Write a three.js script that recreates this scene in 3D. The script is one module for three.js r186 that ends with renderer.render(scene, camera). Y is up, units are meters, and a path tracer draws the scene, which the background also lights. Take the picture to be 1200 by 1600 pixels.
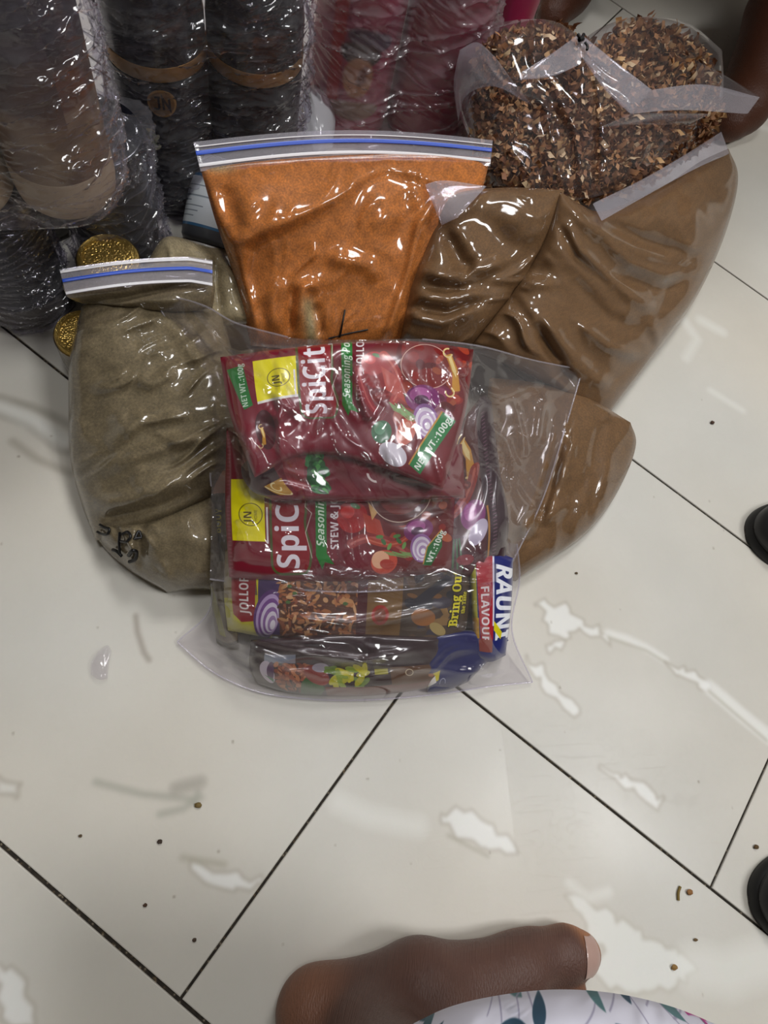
import * as THREE from 'three';
import { RectAreaLightUniformsLib } from 'three/addons/lights/RectAreaLightUniformsLib.js';
import { MarchingCubes } from 'three/addons/objects/MarchingCubes.js';
import { SimplexNoise } from 'three/addons/math/SimplexNoise.js';
import { RoundedBoxGeometry } from 'three/addons/geometries/RoundedBoxGeometry.js';
import { mergeGeometries, mergeVertices } from 'three/addons/utils/BufferGeometryUtils.js';

// ---------------------------------------------------------------- camera, lights, exposure
const V = (x, y, z) => new THREE.Vector3(x, y, z);
const scene = new THREE.Scene();
const EYE = V(0, 0.59219, 0);
const RIGHT = V(0.982337, 0.175529, 0.064828), UPV = V(0.000552, 0.343737, -0.939066), FWD = V(0.187117, -0.922515, -0.337568), FOCAL = 1090;
const camera = new THREE.PerspectiveCamera(2 * Math.atan(800 / FOCAL) * 180 / Math.PI, 0.75, 0.02, 30);
camera.position.copy(EYE);
camera.quaternion.setFromRotationMatrix(new THREE.Matrix4().makeBasis(RIGHT, UPV, FWD.clone().negate()));
scene.add(camera);
const renderer = new THREE.WebGLRenderer({ antialias: true });
renderer.toneMapping = THREE.LinearToneMapping;
renderer.toneMappingExposure = 1.17;
renderer.shadowMap.enabled = true;
RectAreaLightUniformsLib.init();
scene.background = new THREE.Color(0x050505);
const CEIL = 2.55;
const LAMPS = [
  { x: -0.05, z: -0.32, w: 0.34, d: 0.34, i: 21, label: 'square white ceiling panel lamp straight above the bags' },
  { x: 1.4, z: 0.2, w: 0.6, d: 0.6, i: 21, label: 'square white ceiling panel lamp nearer the right wall' },
  { x: 0.55, z: -1.6, w: 0.6, d: 0.6, i: 20, label: 'square white ceiling panel lamp near the back wall' },
];

// ---------------------------------------------------------------- helpers
let seed = 7;
const rnd = () => { seed = (seed + 0x6d2b79f5) | 0; let t = Math.imul(seed ^ (seed >>> 15), 1 | seed); t = (t + Math.imul(t ^ (t >>> 7), 61 | t)) ^ t; return ((t ^ (t >>> 14)) >>> 0) / 4294967296; };
const simplex = new SimplexNoise({ random: rnd });
const n2 = (x, y) => simplex.noise(x, y), n3 = (x, y, z) => simplex.noise3d(x, y, z);
const clamp = (x, a = 0, b = 1) => Math.min(b, Math.max(a, x)), lerp = (a, b, t) => a + (b - a) * t;
const smooth = (a, b, x) => { const t = clamp((x - a) / (b - a)); return t * t * (3 - 2 * t); };
// a photograph pixel, seen at a height above the floor, as a point of the room
function at(px, py, h) {
  const d = RIGHT.clone().multiplyScalar((px - 600) / FOCAL).addScaledVector(UPV, -(py - 800) / FOCAL).add(FWD);
  return d.multiplyScalar((h - EYE.y) / d.y).add(EYE);
}
const taken = new Map();
function numbered(n) { const k = taken.get(n) || 0; taken.set(n, k + 1); return k ? n + '_' + String(k).padStart(3, '0') : n; }
function tag(o, label, category, group, kind) { if (label) o.userData.label = label; if (category) o.userData.category = category; if (group) o.userData.group = group; if (kind) o.userData.kind = kind; return o; }
function thing(name, label, category, pos, group, kind) { const g = new THREE.Group(); g.name = numbered(name); scene.add(g); if (pos) g.position.copy(pos); return tag(g, label, category, group, kind); }
function put(name, geo, mat, parent, label) {
  const m = new THREE.Mesh(geo, mat); m.name = parent ? name : numbered(name); m.castShadow = m.receiveShadow = true;
  if (parent) { parent.updateMatrixWorld(); m.position.copy(parent.worldToLocal(V(0, 0, 0))); parent.add(m); } else scene.add(m);
  if (label) m.userData.label = label;
  return m;
}
const std = (o) => new THREE.MeshStandardMaterial(o), phys = (o) => new THREE.MeshPhysicalMaterial(o);
function canvasTex(w, h, draw) {
  const c = document.createElement('canvas'); c.width = w; c.height = h; const x = c.getContext('2d'); draw(x, w, h);
  const t = new THREE.CanvasTexture(c); t.colorSpace = THREE.SRGBColorSpace; t.wrapS = t.wrapT = THREE.RepeatWrapping; t.anisotropy = 8; return t;
}
function soften(c, w, h, r, passes = 2) {      // box blur of a whole small canvas
  const im = c.getImageData(0, 0, w, h), a = im.data, t = new Float32Array(w * h * 3);
  for (let k = 0; k < passes; k++) for (const dir of [0, 1]) {
    const n = dir ? h : w, m = dir ? w : h, st = dir ? w : 1, ln = dir ? 1 : w;
    for (let j = 0; j < m; j++) for (let q = 0; q < 3; q++) { let s = 0; const at = (i) => a[(j * ln + clamp(i, 0, n - 1) * st) * 4 + q]; for (let i = -r; i <= r; i++) s += at(i); for (let i = 0; i < n; i++) { t[(j * ln + i * st) * 3 + q] = s / (2 * r + 1); s += at(i + r + 1) - at(i - r); } }
    for (let i = 0; i < w * h; i++) for (let q = 0; q < 3; q++) a[i * 4 + q] = t[i * 3 + q];
  }
  c.putImageData(im, 0, 0);
}
function noiseTex(size, f, srgb = true) {     // f(x, y) -> [r, g, b] 0..255, tiles
  const a = new Uint8Array(size * size * 4);
  for (let y = 0; y < size; y++) for (let x = 0; x < size; x++) { const c = f(x, y), k = (y * size + x) * 4; a[k] = c[0]; a[k + 1] = c[1]; a[k + 2] = c[2]; a[k + 3] = 255; }
  const t = new THREE.DataTexture(a, size, size); t.magFilter = THREE.LinearFilter; t.minFilter = THREE.LinearMipmapLinearFilter; t.generateMipmaps = true; t.wrapS = t.wrapT = THREE.RepeatWrapping; if (srgb) t.colorSpace = THREE.SRGBColorSpace; t.needsUpdate = true; return t;
}
// height of what already lies under a pixel, so that a later sheet can drape over it
const CELL = 8, GW = 170, GH = 220, G0 = -80, HG = new Float32Array(GW * GH);
const cellOf = (px, py) => { const i = Math.floor((px - G0) / CELL), j = Math.floor((py - G0) / CELL); return i < 0 || j < 0 || i >= GW || j >= GH ? -1 : j * GW + i; };
function heightAt(px, py) {
  const x = (px - G0) / CELL - 0.5, y = (py - G0) / CELL - 0.5, i = Math.floor(x), j = Math.floor(y), fx = x - i, fy = y - j;
  const g = (a, b) => (a < 0 || b < 0 || a >= GW || b >= GH ? 0 : HG[b * GW + a]);
  return lerp(lerp(g(i, j), g(i + 1, j), fx), lerp(g(i, j + 1), g(i + 1, j + 1), fx), fy);
}
function drapeField(r, blur) {               // widened and smoothed copy of the heights
  let a = HG.slice();
  const pass = (src, f) => { const o = new Float32Array(GW * GH); for (let j = 0; j < GH; j++) for (let i = 0; i < GW; i++) o[j * GW + i] = f(src, i, j); return o; };
  const get = (s, i, j) => s[clamp(j, 0, GH - 1) * GW + clamp(i, 0, GW - 1)];
  for (let k = 0; k < r; k++) a = pass(a, (s, i, j) => Math.max(get(s, i, j), get(s, i - 1, j), get(s, i + 1, j), get(s, i, j - 1), get(s, i, j + 1)));
  for (let k = 0; k < blur; k++) a = pass(a, (s, i, j) => (get(s, i, j) * 2 + get(s, i - 1, j) + get(s, i + 1, j) + get(s, i, j - 1) + get(s, i, j + 1)) / 6);
  return (px, py) => { const x = (px - G0) / CELL - 0.5, y = (py - G0) / CELL - 0.5, i = Math.floor(x), j = Math.floor(y), fx = x - i, fy = y - j; return lerp(lerp(get(a, i, j), get(a, i + 1, j), fx), lerp(get(a, i, j + 1), get(a, i + 1, j + 1), fx), fy); };
}
function edge(pts, straight) {
  const v = pts.map((p) => V(...p));
  if (v.length === 2) return (t) => v[0].clone().lerp(v[1], t);
  if (straight) { const c = new THREE.CurvePath(); for (let i = 1; i < v.length; i++) c.add(new THREE.LineCurve3(v[i - 1], v[i])); return (t) => c.getPointAt(clamp(t)); }
  const c = new THREE.CatmullRomCurve3(v, false, 'centripetal'); return (t) => c.getPointAt(clamp(t));
}
function foldAt(folds, x, y) {                // ridges (a > 0) and creases (a < 0) along polylines
  let s = 0;
  for (const f of folds) {
    let best = 1e9, side = 0, tt = 0; const p = f.p, n = p.length - 1;
    for (let i = 0; i < n; i++) {
      const dx = p[i + 1][0] - p[i][0], dy = p[i + 1][1] - p[i][1], L2 = dx * dx + dy * dy, t = clamp(((x - p[i][0]) * dx + (y - p[i][1]) * dy) / L2);
      const ex = x - p[i][0] - t * dx, ey = y - p[i][1] - t * dy, d = ex * ex + ey * ey;
      if (d < best) { best = d; tt = (i + t) / n; side = Math.sign(dx * ey - dy * ex); }
    }
    const d = Math.sqrt(best), taper = f.flat ? 1 : Math.min(1, Math.sin(Math.PI * clamp(tt, 0.04, 0.96)) * 1.6), w = side > 0 ? f.w : (f.w2 || f.w);
    s += f.a * taper * (f.step ? (side > 0 ? Math.exp(-d / w) : 0) : Math.exp(-Math.pow(d / w, f.sharp ? 1 : 2)));
  }
  return s;
}
// A filled bag, pouch or sheet: a patch between four seams, swollen to the front and to the back.
// seams are [pixel x, pixel y, height above floor]; T front and B back swelling in metres.
function pillow(name, d, mat, parent, label) {
  const T = edge(d.top, d.straight), Bo = edge(d.bottom, d.straight), L = edge(d.left, d.straight), R = edge(d.right, d.straight), nu = d.nu || 60, nv = d.nv || 60;
  const c00 = T(0), c10 = T(1), c01 = Bo(0), c11 = Bo(1);
  const tu = [], bu = [], lv = [], rv = [];
  for (let i = 0; i <= nu; i++) { tu.push(T(i / nu)); bu.push(Bo(i / nu)); }
  for (let j = 0; j <= nv; j++) { lv.push(L(j / nv)); rv.push(R(j / nv)); }
  const base = (i, j) => { const u = i / nu, v = j / nv, q = V(0, 0, 0);
    return q.addScaledVector(tu[i], 1 - v).addScaledVector(bu[i], v).addScaledVector(lv[j], 1 - u).addScaledVector(rv[j], u)
      .addScaledVector(c00, -(1 - u) * (1 - v)).addScaledVector(c10, -u * (1 - v)).addScaledVector(c01, -(1 - u) * v).addScaledVector(c11, -u * v); };
  const pw = d.p || 4, qq = d.q || 0.6, prof = (u, v) => Math.pow(Math.max(0, (1 - Math.pow(Math.abs(2 * u - 1), d.pu || pw)) * (1 - Math.pow(Math.abs(2 * v - 1), d.pv || pw))), qq);
  const cols = nu + 1, F = [], K = [], uv = [], col = [], mw = c00.distanceTo(c10);
  const P00 = at(...c00.toArray()), W = Math.max(P00.distanceTo(at(...c10.toArray())), at(...c01.toArray()).distanceTo(at(...c11.toArray()))), H = Math.max(P00.distanceTo(at(...c01.toArray())), at(...c10.toArray()).distanceTo(at(...c11.toArray())));
  const wr = d.wrinkle || { a: 0 }, ca = Math.cos(wr.dir || 0), sa = Math.sin(wr.dir || 0);
  for (let j = 0; j <= nv; j++) for (let i = 0; i <= nu; i++) {
    const u = i / nu, v = j / nv, q = base(i, j), pr = prof(u, v), inner = Math.min(1, pr * 1.6);
    let f = (d.T || 0) * pr;
    if (d.bulge) f += d.bulge(u, v, q.x, q.y);
    if (d.folds) f += foldAt(d.folds, q.x, q.y) * inner;
    if (wr.a) { const x = (q.x * ca + q.y * sa) / (wr.l || 120) / 1.7, y = (-q.x * sa + q.y * ca) / (wr.w || 30) / 2.1, k = n3(x, y, wr.s || 0), k2 = n3(x * 2.3, y * 2.3, 9 + (wr.s || 0)); const wx = n2(q.x / 140 + (wr.s || 0), q.y / 140) * 0.3, kk = n3(x * 0.75, (y + wx) * 1.4, wr.s || 0), low = n2(q.x / 110 + 7 + (wr.s || 0), q.y / 110), mod = smooth(-0.35, 0.55, low);
      f += wr.a * inner * (mod * (1.7 * Math.pow(1 - Math.abs(kk), 2.4) - 0.6) + 0.12 * k2 + 0.8 * n2(q.x / 150 + (wr.s || 0), q.y / 150)); }
    if (d.edgeWave) f += d.edgeWave * (n2(q.x / 28, q.y / 28 + (wr.s || 0))) * (1 - inner);
    let h = q.z;
    if (d.drape) h = Math.max(h, lerp(h, d.drape(q.x, q.y) + (d.gap || 0.004), smooth(0, 0.12, Math.min(u, 1 - u, v, 1 - v))));
    const p = at(q.x, q.y, h), eye = EYE.clone().sub(p).normalize();
    const a = p.clone().addScaledVector(eye, f); if (a.y < 0.0012) a.y = 0.0012; F.push(a);
    const edgeHere = i === 0 || j === 0 || i === nu || j === nv;
    const b = edgeHere ? a.clone() : at(q.x, q.y, q.z).addScaledVector(eye, -(d.B ?? 0.01) * pr); if (!edgeHere) b.y = Math.min(Math.max(b.y, (d.floor ?? 0.0012)), a.y - 0.0006); K.push(b);
    uv.push(u * (d.unitUV ? 1 : W), (1 - v) * (d.unitUV ? 1 : H));
    if (d.tint) { const c = d.tint(q.x, q.y, u, v); col.push(...c); }
    if (!d.silent) { const k = cellOf(q.x, q.y); if (k >= 0) HG[k] = Math.max(HG[k], a.y); }
  }
  const pos = [], idx = [], N = F.length;
  for (const p of F) pos.push(p.x, p.y, p.z);
  if (!d.open) for (const p of K) pos.push(p.x, p.y, p.z);
  for (let j = 0; j < nv; j++) for (let i = 0; i < nu; i++) {
    const a = j * cols + i, b = a + 1, c = a + cols, e = c + 1;
    idx.push(a, c, b, b, c, e); if (!d.open) idx.push(N + a, N + b, N + c, N + b, N + e, N + c);
  }
  const g = new THREE.BufferGeometry(); g.setAttribute('position', new THREE.Float32BufferAttribute(pos, 3));
  g.setAttribute('uv', new THREE.Float32BufferAttribute(d.open ? uv : [...uv, ...uv], 2));
  if (d.tint) g.setAttribute('color', new THREE.Float32BufferAttribute(d.open ? col : [...col, ...col], 3));
  g.setIndex(idx); g.computeVertexNormals();
  const m = put(name, g, mat, parent, label); m.userData.front = undefined; delete m.userData.front;
  m.frontPoints = F; return m;
}
// a raised line along pixels, lying on whatever is under it
function strokeGeo(pts, r, lift = 0.0004, flat = 0.35, hOf) {
  const c = new THREE.CatmullRomCurve3(pts.map(([x, y, h]) => at(x, y, (h ?? (hOf ? hOf(x, y) : heightAt(x, y))) + lift)), false, 'centripetal');
  return new THREE.TubeGeometry(c, Math.max(8, pts.length * 8), r, 6, false);
}
function ribbon(rows, thick) {               // rows: arrays of points, a thin solid band through them
  const nr = rows.length, nc = rows[0].length, pos = [], idx = [], uv = [];
  for (const s of [0, 1]) rows.forEach((r, j) => r.forEach((p, i) => { const e = EYE.clone().sub(p).normalize(); const q = p.clone().addScaledVector(e, s ? -thick : 0); pos.push(q.x, q.y, q.z); uv.push(i / (nc - 1), 1 - j / (nr - 1)); }));
  const N = nr * nc;
  for (let j = 0; j < nr - 1; j++) for (let i = 0; i < nc - 1; i++) { const a = j * nc + i, b = a + 1, c = a + nc, e = c + 1; idx.push(a, c, b, b, c, e, N + a, N + b, N + c, N + b, N + e, N + c); }
  const wall = (a, b) => idx.push(a, b, N + a, b, N + b, N + a);
  for (let i = 0; i < nc - 1; i++) { wall(i, i + 1); wall((nr - 1) * nc + i + 1, (nr - 1) * nc + i); }
  for (let j = 0; j < nr - 1; j++) { wall((j + 1) * nc, j * nc); wall(j * nc + nc - 1, (j + 1) * nc + nc - 1); }
  const g = new THREE.BufferGeometry(); g.setAttribute('position', new THREE.Float32BufferAttribute(pos, 3)); g.setAttribute('uv', new THREE.Float32BufferAttribute(uv, 2)); g.setIndex(idx); g.computeVertexNormals(); return g;
}

// ---------------------------------------------------------------- materials
const film = phys({ color: 0xfbfafc, roughness: 0.08, transmission: 0.97, thickness: 0, ior: 1.5, side: THREE.DoubleSide });
const milky = phys({ color: 0xf6f4fa, roughness: 0.09, transmission: 0.86, thickness: 0, ior: 1.5, side: THREE.DoubleSide });
const wrapFilm = phys({ color: 0xf4f3f8, roughness: 0.1, transmission: 0.965, thickness: 0, ior: 1.5, side: THREE.DoubleSide });
const blueTrack = std({ color: 0x2b55c8, roughness: 0.35 }), whiteTrack = std({ color: 0xe8e6ea, roughness: 0.35 });
const inkM = std({ color: 0x0b0a0c, roughness: 0.45 });
function powderMat(rgb, spread, coarse, extra = {}) {
  const t = noiseTex(256, (x, y) => {
    const k = (rnd() - 0.5) * spread + n2(x / 9, y / 9) * coarse + n2(x / 40, y / 40) * coarse * 0.7, r = rnd();
    const s = r > 0.985 ? 1.28 : r < 0.02 ? 0.7 : 1;
    return rgb.map((c) => clamp((c * (1 + k)) * s, 0, 255));
  });
  t.repeat.set(11, 11);
  return phys({ map: t, roughness: 0.75, clearcoat: 1, clearcoatRoughness: 0.1, vertexColors: true, ...extra });
}
const tintOne = () => [1, 1, 1];
const darkGlass = phys({ color: 0x0c0d16, roughness: 0.25, clearcoat: 0.6, clearcoatRoughness: 0.1 });

// ---------------------------------------------------------------- the room
const ROOM = { x0: -1.7, x1: 2.1, z0: -2.0, z1: 2.0 };
const nA = [0.65175985, -0.75842541], nB = [-0.75842541, -0.65175985], A0 = -0.143975, B0 = -0.058266, TW = 0.3, TL = 0.6;
const FS = 2.0, FX = -0.7, FZ = -1.3;        // the marbling is printed over a 2 m square of tiles
const floorUV = (p) => [(p.x - FX) / FS, (p.z - FZ) / FS];
const marble = canvasTex(2048, 2048, (c, w) => {
  c.fillStyle = '#cbc7bd'; c.fillRect(0, 0, w, w);
  const im = c.getImageData(0, 0, w, w), a = im.data;
  const sm = 256, lo = new Float32Array(sm * sm * 2);
  for (let y = 0; y < sm; y++) for (let x = 0; x < sm; x++) { const X = x * 8, Y = y * 8; lo[(y * sm + x) * 2] = n2(X / 420, Y / 420) * 4 + n2(X / 130 + 5, Y / 130) * 2.5 + n2(X / 30, Y / 30); lo[(y * sm + x) * 2 + 1] = n2(X / 300 + 40, Y / 300 - 7); }
  for (let y = 0; y < w; y++) for (let x = 0; x < w; x++) {
    const k = (y * w + x) * 4, i0 = x >> 3, j0 = y >> 3, i1 = Math.min(sm - 1, i0 + 1), j1 = Math.min(sm - 1, j0 + 1), fx = (x & 7) / 8, fy = (y & 7) / 8, bl = (o) => lerp(lerp(lo[(j0 * sm + i0) * 2 + o], lo[(j0 * sm + i1) * 2 + o], fx), lerp(lo[(j1 * sm + i0) * 2 + o], lo[(j1 * sm + i1) * 2 + o], fx), fy);
    const b = bl(0) + (rnd() - 0.5) * 3, p = bl(1);
    a[k] += b + p * 2; a[k + 1] += b; a[k + 2] += b - p * 2.5;
  }
  c.putImageData(im, 0, 0);
  const q = ([x, y]) => { const f = floorUV(at(x, y, 0)); return [f[0] * w, f[1] * w]; };
  const blob = (pts, fill, rim) => {
    const P = pts.map(q), jit = [];
    for (let i = 0; i < P.length; i++) { const A = P[i], B = P[(i + 1) % P.length], L = Math.hypot(B[0] - A[0], B[1] - A[1]), n = Math.max(2, Math.ceil(L / 7)); for (let k = 0; k < n; k++) { const t = k / n; const jx = lerp(A[0], B[0], t), jy = lerp(A[1], B[1], t); jit.push([jx + n2(jx / 16, jy / 16) * 5 + (rnd() - 0.5) * 3, jy + n2(jx / 16 + 50, jy / 16) * 5 + (rnd() - 0.5) * 3]); } }
    c.beginPath(); jit.forEach((p, i) => (i ? c.lineTo(p[0], p[1]) : c.moveTo(p[0], p[1]))); c.closePath();
    c.fillStyle = fill; c.lineWidth = 4; c.strokeStyle = rim; c.globalAlpha = 0.6; c.stroke(); c.globalAlpha = 1; c.lineWidth = 2; c.stroke(); c.fill();
  };
  const vein = (pts, style, lw, bl = 2) => { c.beginPath(); c.lineCap = c.lineJoin = 'round'; pts.map(q).forEach((p, i) => (i ? c.lineTo(p[0] + (rnd() - 0.5) * 4, p[1] + (rnd() - 0.5) * 4) : c.moveTo(p[0], p[1]))); c.strokeStyle = style; for (let k = 0; k < 5; k++) { c.globalAlpha = 0.3; c.lineWidth = Math.max(1, lw + (k - 2) * bl * 0.9); c.stroke(); } c.globalAlpha = 1; };
  const wf = 'rgba(232,233,229,0.8)', rf = 'rgba(158,150,134,0.55)', soft = 'rgba(228,228,222,0.5)';
  blob([[838, 938], [860, 942], [883, 947], [900, 968], [925, 978], [950, 989], [946, 999], [896, 980], [879, 995], [862, 984], [850, 955]], wf, rf);
  blob([[850, 1012], [879, 1000], [876, 1008], [856, 1017]], wf, rf);
  vein([[950, 990], [980, 998], [1012, 1013], [1042, 1034]], 'rgba(232,232,228,0.75)', 7); vein([[950, 996], [1012, 1018], [1045, 1040]], rf, 2, 1);
  blob([[1040, 1033], [1075, 1047], [1104, 1063], [1109, 1075], [1087, 1068], [1058, 1052]], wf, rf);
  vein([[1108, 1074], [1135, 1095], [1162, 1120], [1200, 1146], [1230, 1165]], 'rgba(232,233,229,0.85)', 13); vein([[1108, 1080], [1150, 1118], [1200, 1155]], rf, 2, 1);
  blob([[823, 1030], [846, 1045], [871, 1082], [900, 1105], [895, 1115], [867, 1094], [842, 1064]], wf, rf);
  blob([[935, 1202], [971, 1212], [1000, 1222], [1037, 1249], [1033, 1262], [992, 1239], [958, 1217]], wf, rf);
  blob([[690, 1270], [725, 1267], [760, 1285], [806, 1326], [780, 1326], [728, 1312], [700, 1297]], wf, rf);
  vein([[530, 1255], [580, 1275], [650, 1290]], soft, 14, 5); vein([[700, 1305], [760, 1335]], rf, 2, 1);
  blob([[892, 1402], [945, 1424], [1000, 1454], [1060, 1490], [1085, 1512], [1050, 1542], [1000, 1552], [955, 1540], [925, 1515], [945, 1482], [915, 1445]], 'rgba(232,233,229,0.65)', 'rgba(170,163,148,0.4)');
  vein([[1085, 1512], [1140, 1520], [1200, 1500]], soft, 30, 8); vein([[890, 1380], [920, 1400], [950, 1395]], soft, 6, 3);
  blob([[298, 1348], [340, 1358], [402, 1380], [396, 1386], [360, 1390], [322, 1376]], wf, rf);
  vein([[285, 1340], [350, 1352]], rf, 3, 2);
  blob([[-20, 1500], [20, 1520], [40, 1545], [55, 1585], [50, 1605], [25, 1605], [0, 1560]], wf, rf);
  blob([[0, 1214], [25, 1222], [38, 1238], [20, 1246], [0, 1235]], soft, rf);
  vein([[150, 1222], [220, 1238], [300, 1247], [312, 1240]], 'rgba(150,146,132,0.5)', 4); vein([[250, 1272], [290, 1262], [312, 1243]], 'rgba(150,146,132,0.5)', 4); vein([[275, 1232], [310, 1220]], 'rgba(150,146,132,0.6)', 8, 3);
  vein([[0, 622], [45, 635], [90, 655], [112, 668]], 'rgba(140,134,122,0.55)', 6, 3); vein([[0, 648], [45, 665], [90, 700], [112, 705]], 'rgba(140,134,122,0.55)', 5, 3); vein([[20, 690], [60, 718], [110, 738]], 'rgba(140,134,122,0.45)', 5, 3); vein([[0, 635], [60, 660], [100, 690]], 'rgba(226,226,220,0.6)', 12, 4);
  vein([[212, 962], [216, 990], [226, 1020], [234, 1032]], 'rgba(120,112,100,0.55)', 3, 1.5);
  vein([[1030, 445], [1090, 530], [1070, 560]], soft, 8, 4); vein([[1095, 500], [1130, 520]], soft, 10, 4); vein([[1160, 190], [1200, 200]], soft, 8, 4); vein([[1110, 610], [1160, 640]], soft, 6, 3);
  soften(c, w, w, 1, 2);
  for (let k = 0; k < 500; k++) { const x = rnd() * w, y = rnd() * w; c.fillStyle = `rgba(110,98,80,${0.15 + rnd() * 0.3})`; c.fillRect(x, y, 1 + rnd() * 1.6, 1 + rnd() * 1.6); }
});
marble.wrapS = marble.wrapT = THREE.MirroredRepeatWrapping; marble.flipY = false;
const scuff = noiseTex(1024, (x, y) => { const s = 0.5 + 0.5 * n2(x / 180, y / 180), f = Math.abs(n2(x / 22 + n2(x / 60, y / 60) * 1.5, y / 22)), g = rnd(); const r = 82 + 34 * s + (f < 0.1 ? 26 : 0) * s + g * 12; return [r, r, r]; }, false);
scuff.repeat.set(2.2, 2.2);
const tileMat = phys({ map: marble, roughness: 1, roughnessMap: scuff, bumpMap: scuff, bumpScale: 0.00025, specularIntensity: 1 });
const groutTex = noiseTex(256, (x, y) => { const k = n2(x / 5, y / 5), m = n2(x / 2.2 + 9, y / 2.2); return m > 0.72 ? [150, 138, 118] : m > 0.6 ? [96, 80, 56] : [40 + k * 12, 34 + k * 11, 27 + k * 9]; });
groutTex.repeat.set(13, 13);
const grout = std({ map: groutTex, roughness: 0.95 });
const floor = new THREE.Group(); floor.name = 'floor'; floor.userData.kind = 'structure'; scene.add(floor);
{
  const slab = new THREE.BoxGeometry(ROOM.x1 - ROOM.x0 + 0.2, 0.06, ROOM.z1 - ROOM.z0 + 0.2); slab.translate((ROOM.x0 + ROOM.x1) / 2, -0.0318, (ROOM.z0 + ROOM.z1) / 2);
  put('grout_bed', slab, grout, floor);
  const inside = (p) => p[0] > ROOM.x0 - 0.25 && p[0] < ROOM.x1 + 0.25 && p[1] > ROOM.z0 - 0.25 && p[1] < ROOM.z1 + 0.25;
  for (let r = -12; r <= 12; r++) {
    for (let k = -6; k <= 6; k++) {
      const a0 = A0 + r * TW, odd = ((r % 2) + 2) % 2, b1 = B0 - 0.3 * (2 * k + odd), mid = [(a0 + TW / 2) * nA[0] + (b1 - TL / 2) * nB[0], (a0 + TW / 2) * nA[1] + (b1 - TL / 2) * nB[1]];
      if (!inside(mid)) continue;
      const wide = r === 0 ? 0.0023 : 0.0009, g0 = r === 0 ? 0.0019 : 0.0010, g1 = r === -1 ? 0.0010 : 0.0010, e = 0.0010;
      // plan corners in (a, b); the tile has a tiny bevel round its top
      const A1 = a0 + g0, A2 = a0 + TW - g1, Bh = b1 - e, Bl = b1 - TL + e, s = 0.0008, T = -0.0000, pos = [], uv = [], idx = [];
      const ring = (d, y) => [[A1 + d, Bl + d], [A2 - d, Bl + d], [A2 - d, Bh - d], [A1 + d, Bh - d]].map(([a, b]) => V(a * nA[0] + b * nB[0], y, a * nA[1] + b * nB[1]));
      const rings = [ring(s, T), ring(0.0002, T - 0.0004), ring(0, T - 0.0012), ring(0, T - 0.008)];
      const lift = (n2(r * 3.1, k * 2.7)) * 0.00015;
      for (const rg of rings) for (const p of rg) { pos.push(p.x, p.y + lift, p.z); uv.push(...floorUV(p)); }
      idx.push(0, 1, 2, 0, 2, 3);
      for (let q = 0; q < 3; q++) for (let m = 0; m < 4; m++) { const a = q * 4 + m, b = q * 4 + (m + 1) % 4; idx.push(a, a + 4, b, b, a + 4, b + 4); }
      let g = new THREE.BufferGeometry(); g.setAttribute('position', new THREE.Float32BufferAttribute(pos, 3)); g.setAttribute('uv', new THREE.Float32BufferAttribute(uv, 2)); g.setIndex(idx);
      g = g.toNonIndexed(); g.computeVertexNormals();
      const nn = g.attributes.normal; if (nn.getY(0) < 0) { const ix = []; for (let q = 0; q < g.attributes.position.count; q += 3) ix.push(q, q + 2, q + 1); g.setIndex(ix); g.computeVertexNormals(); }
      put('tile', g, tileMat, floor);
    }
  }
}
const wallM = std({ color: 0x77716a, roughness: 0.9 }), ceilM = std({ color: 0xb0aea8, roughness: 0.9 });
function shell(name, w, h, d, x, y, z, m) { const g = new THREE.BoxGeometry(w, h, d); g.translate(x, y, z); const o = put(name, g, m); o.userData.kind = 'structure'; return o; }
const cx = (ROOM.x0 + ROOM.x1) / 2, cz = (ROOM.z0 + ROOM.z1) / 2, rw = ROOM.x1 - ROOM.x0, rd = ROOM.z1 - ROOM.z0;
shell('wall_back', rw + 0.2, CEIL + 0.1, 0.1, cx, CEIL / 2, ROOM.z0 - 0.05, wallM); shell('wall_front', rw + 0.2, CEIL + 0.1, 0.1, cx, CEIL / 2, ROOM.z1 + 0.05, wallM);
shell('wall_left', 0.1, CEIL + 0.1, rd, ROOM.x0 - 0.05, CEIL / 2, cz, wallM); shell('wall_right', 0.1, CEIL + 0.1, rd, ROOM.x1 + 0.05, CEIL / 2, cz, wallM);
shell('ceiling', rw + 0.2, 0.1, rd + 0.2, cx, CEIL + 0.05, cz, ceilM);
const glow = std({ color: 0xffffff, emissive: 0xffffff, emissiveIntensity: 3.0 });
for (const l of LAMPS) {
  const t = thing('ceiling_lamp', l.label, 'lamp', V(l.x, CEIL - 0.03, l.z));
  const fr = new RoundedBoxGeometry(l.w + 0.04, 0.03, l.d + 0.04, 2, 0.006); fr.translate(l.x, CEIL - 0.015, l.z); put('frame', fr, whiteTrack, t);
  const df = new THREE.BoxGeometry(l.w, 0.004, l.d); df.translate(l.x, CEIL - 0.032, l.z); put('diffuser', df, glow, t);
  const ra = new THREE.RectAreaLight(0xffffff, l.i, l.w, l.d); ra.position.set(l.x, CEIL - 0.04, l.z); ra.lookAt(l.x, 0, l.z); scene.add(ra);
}

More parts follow.
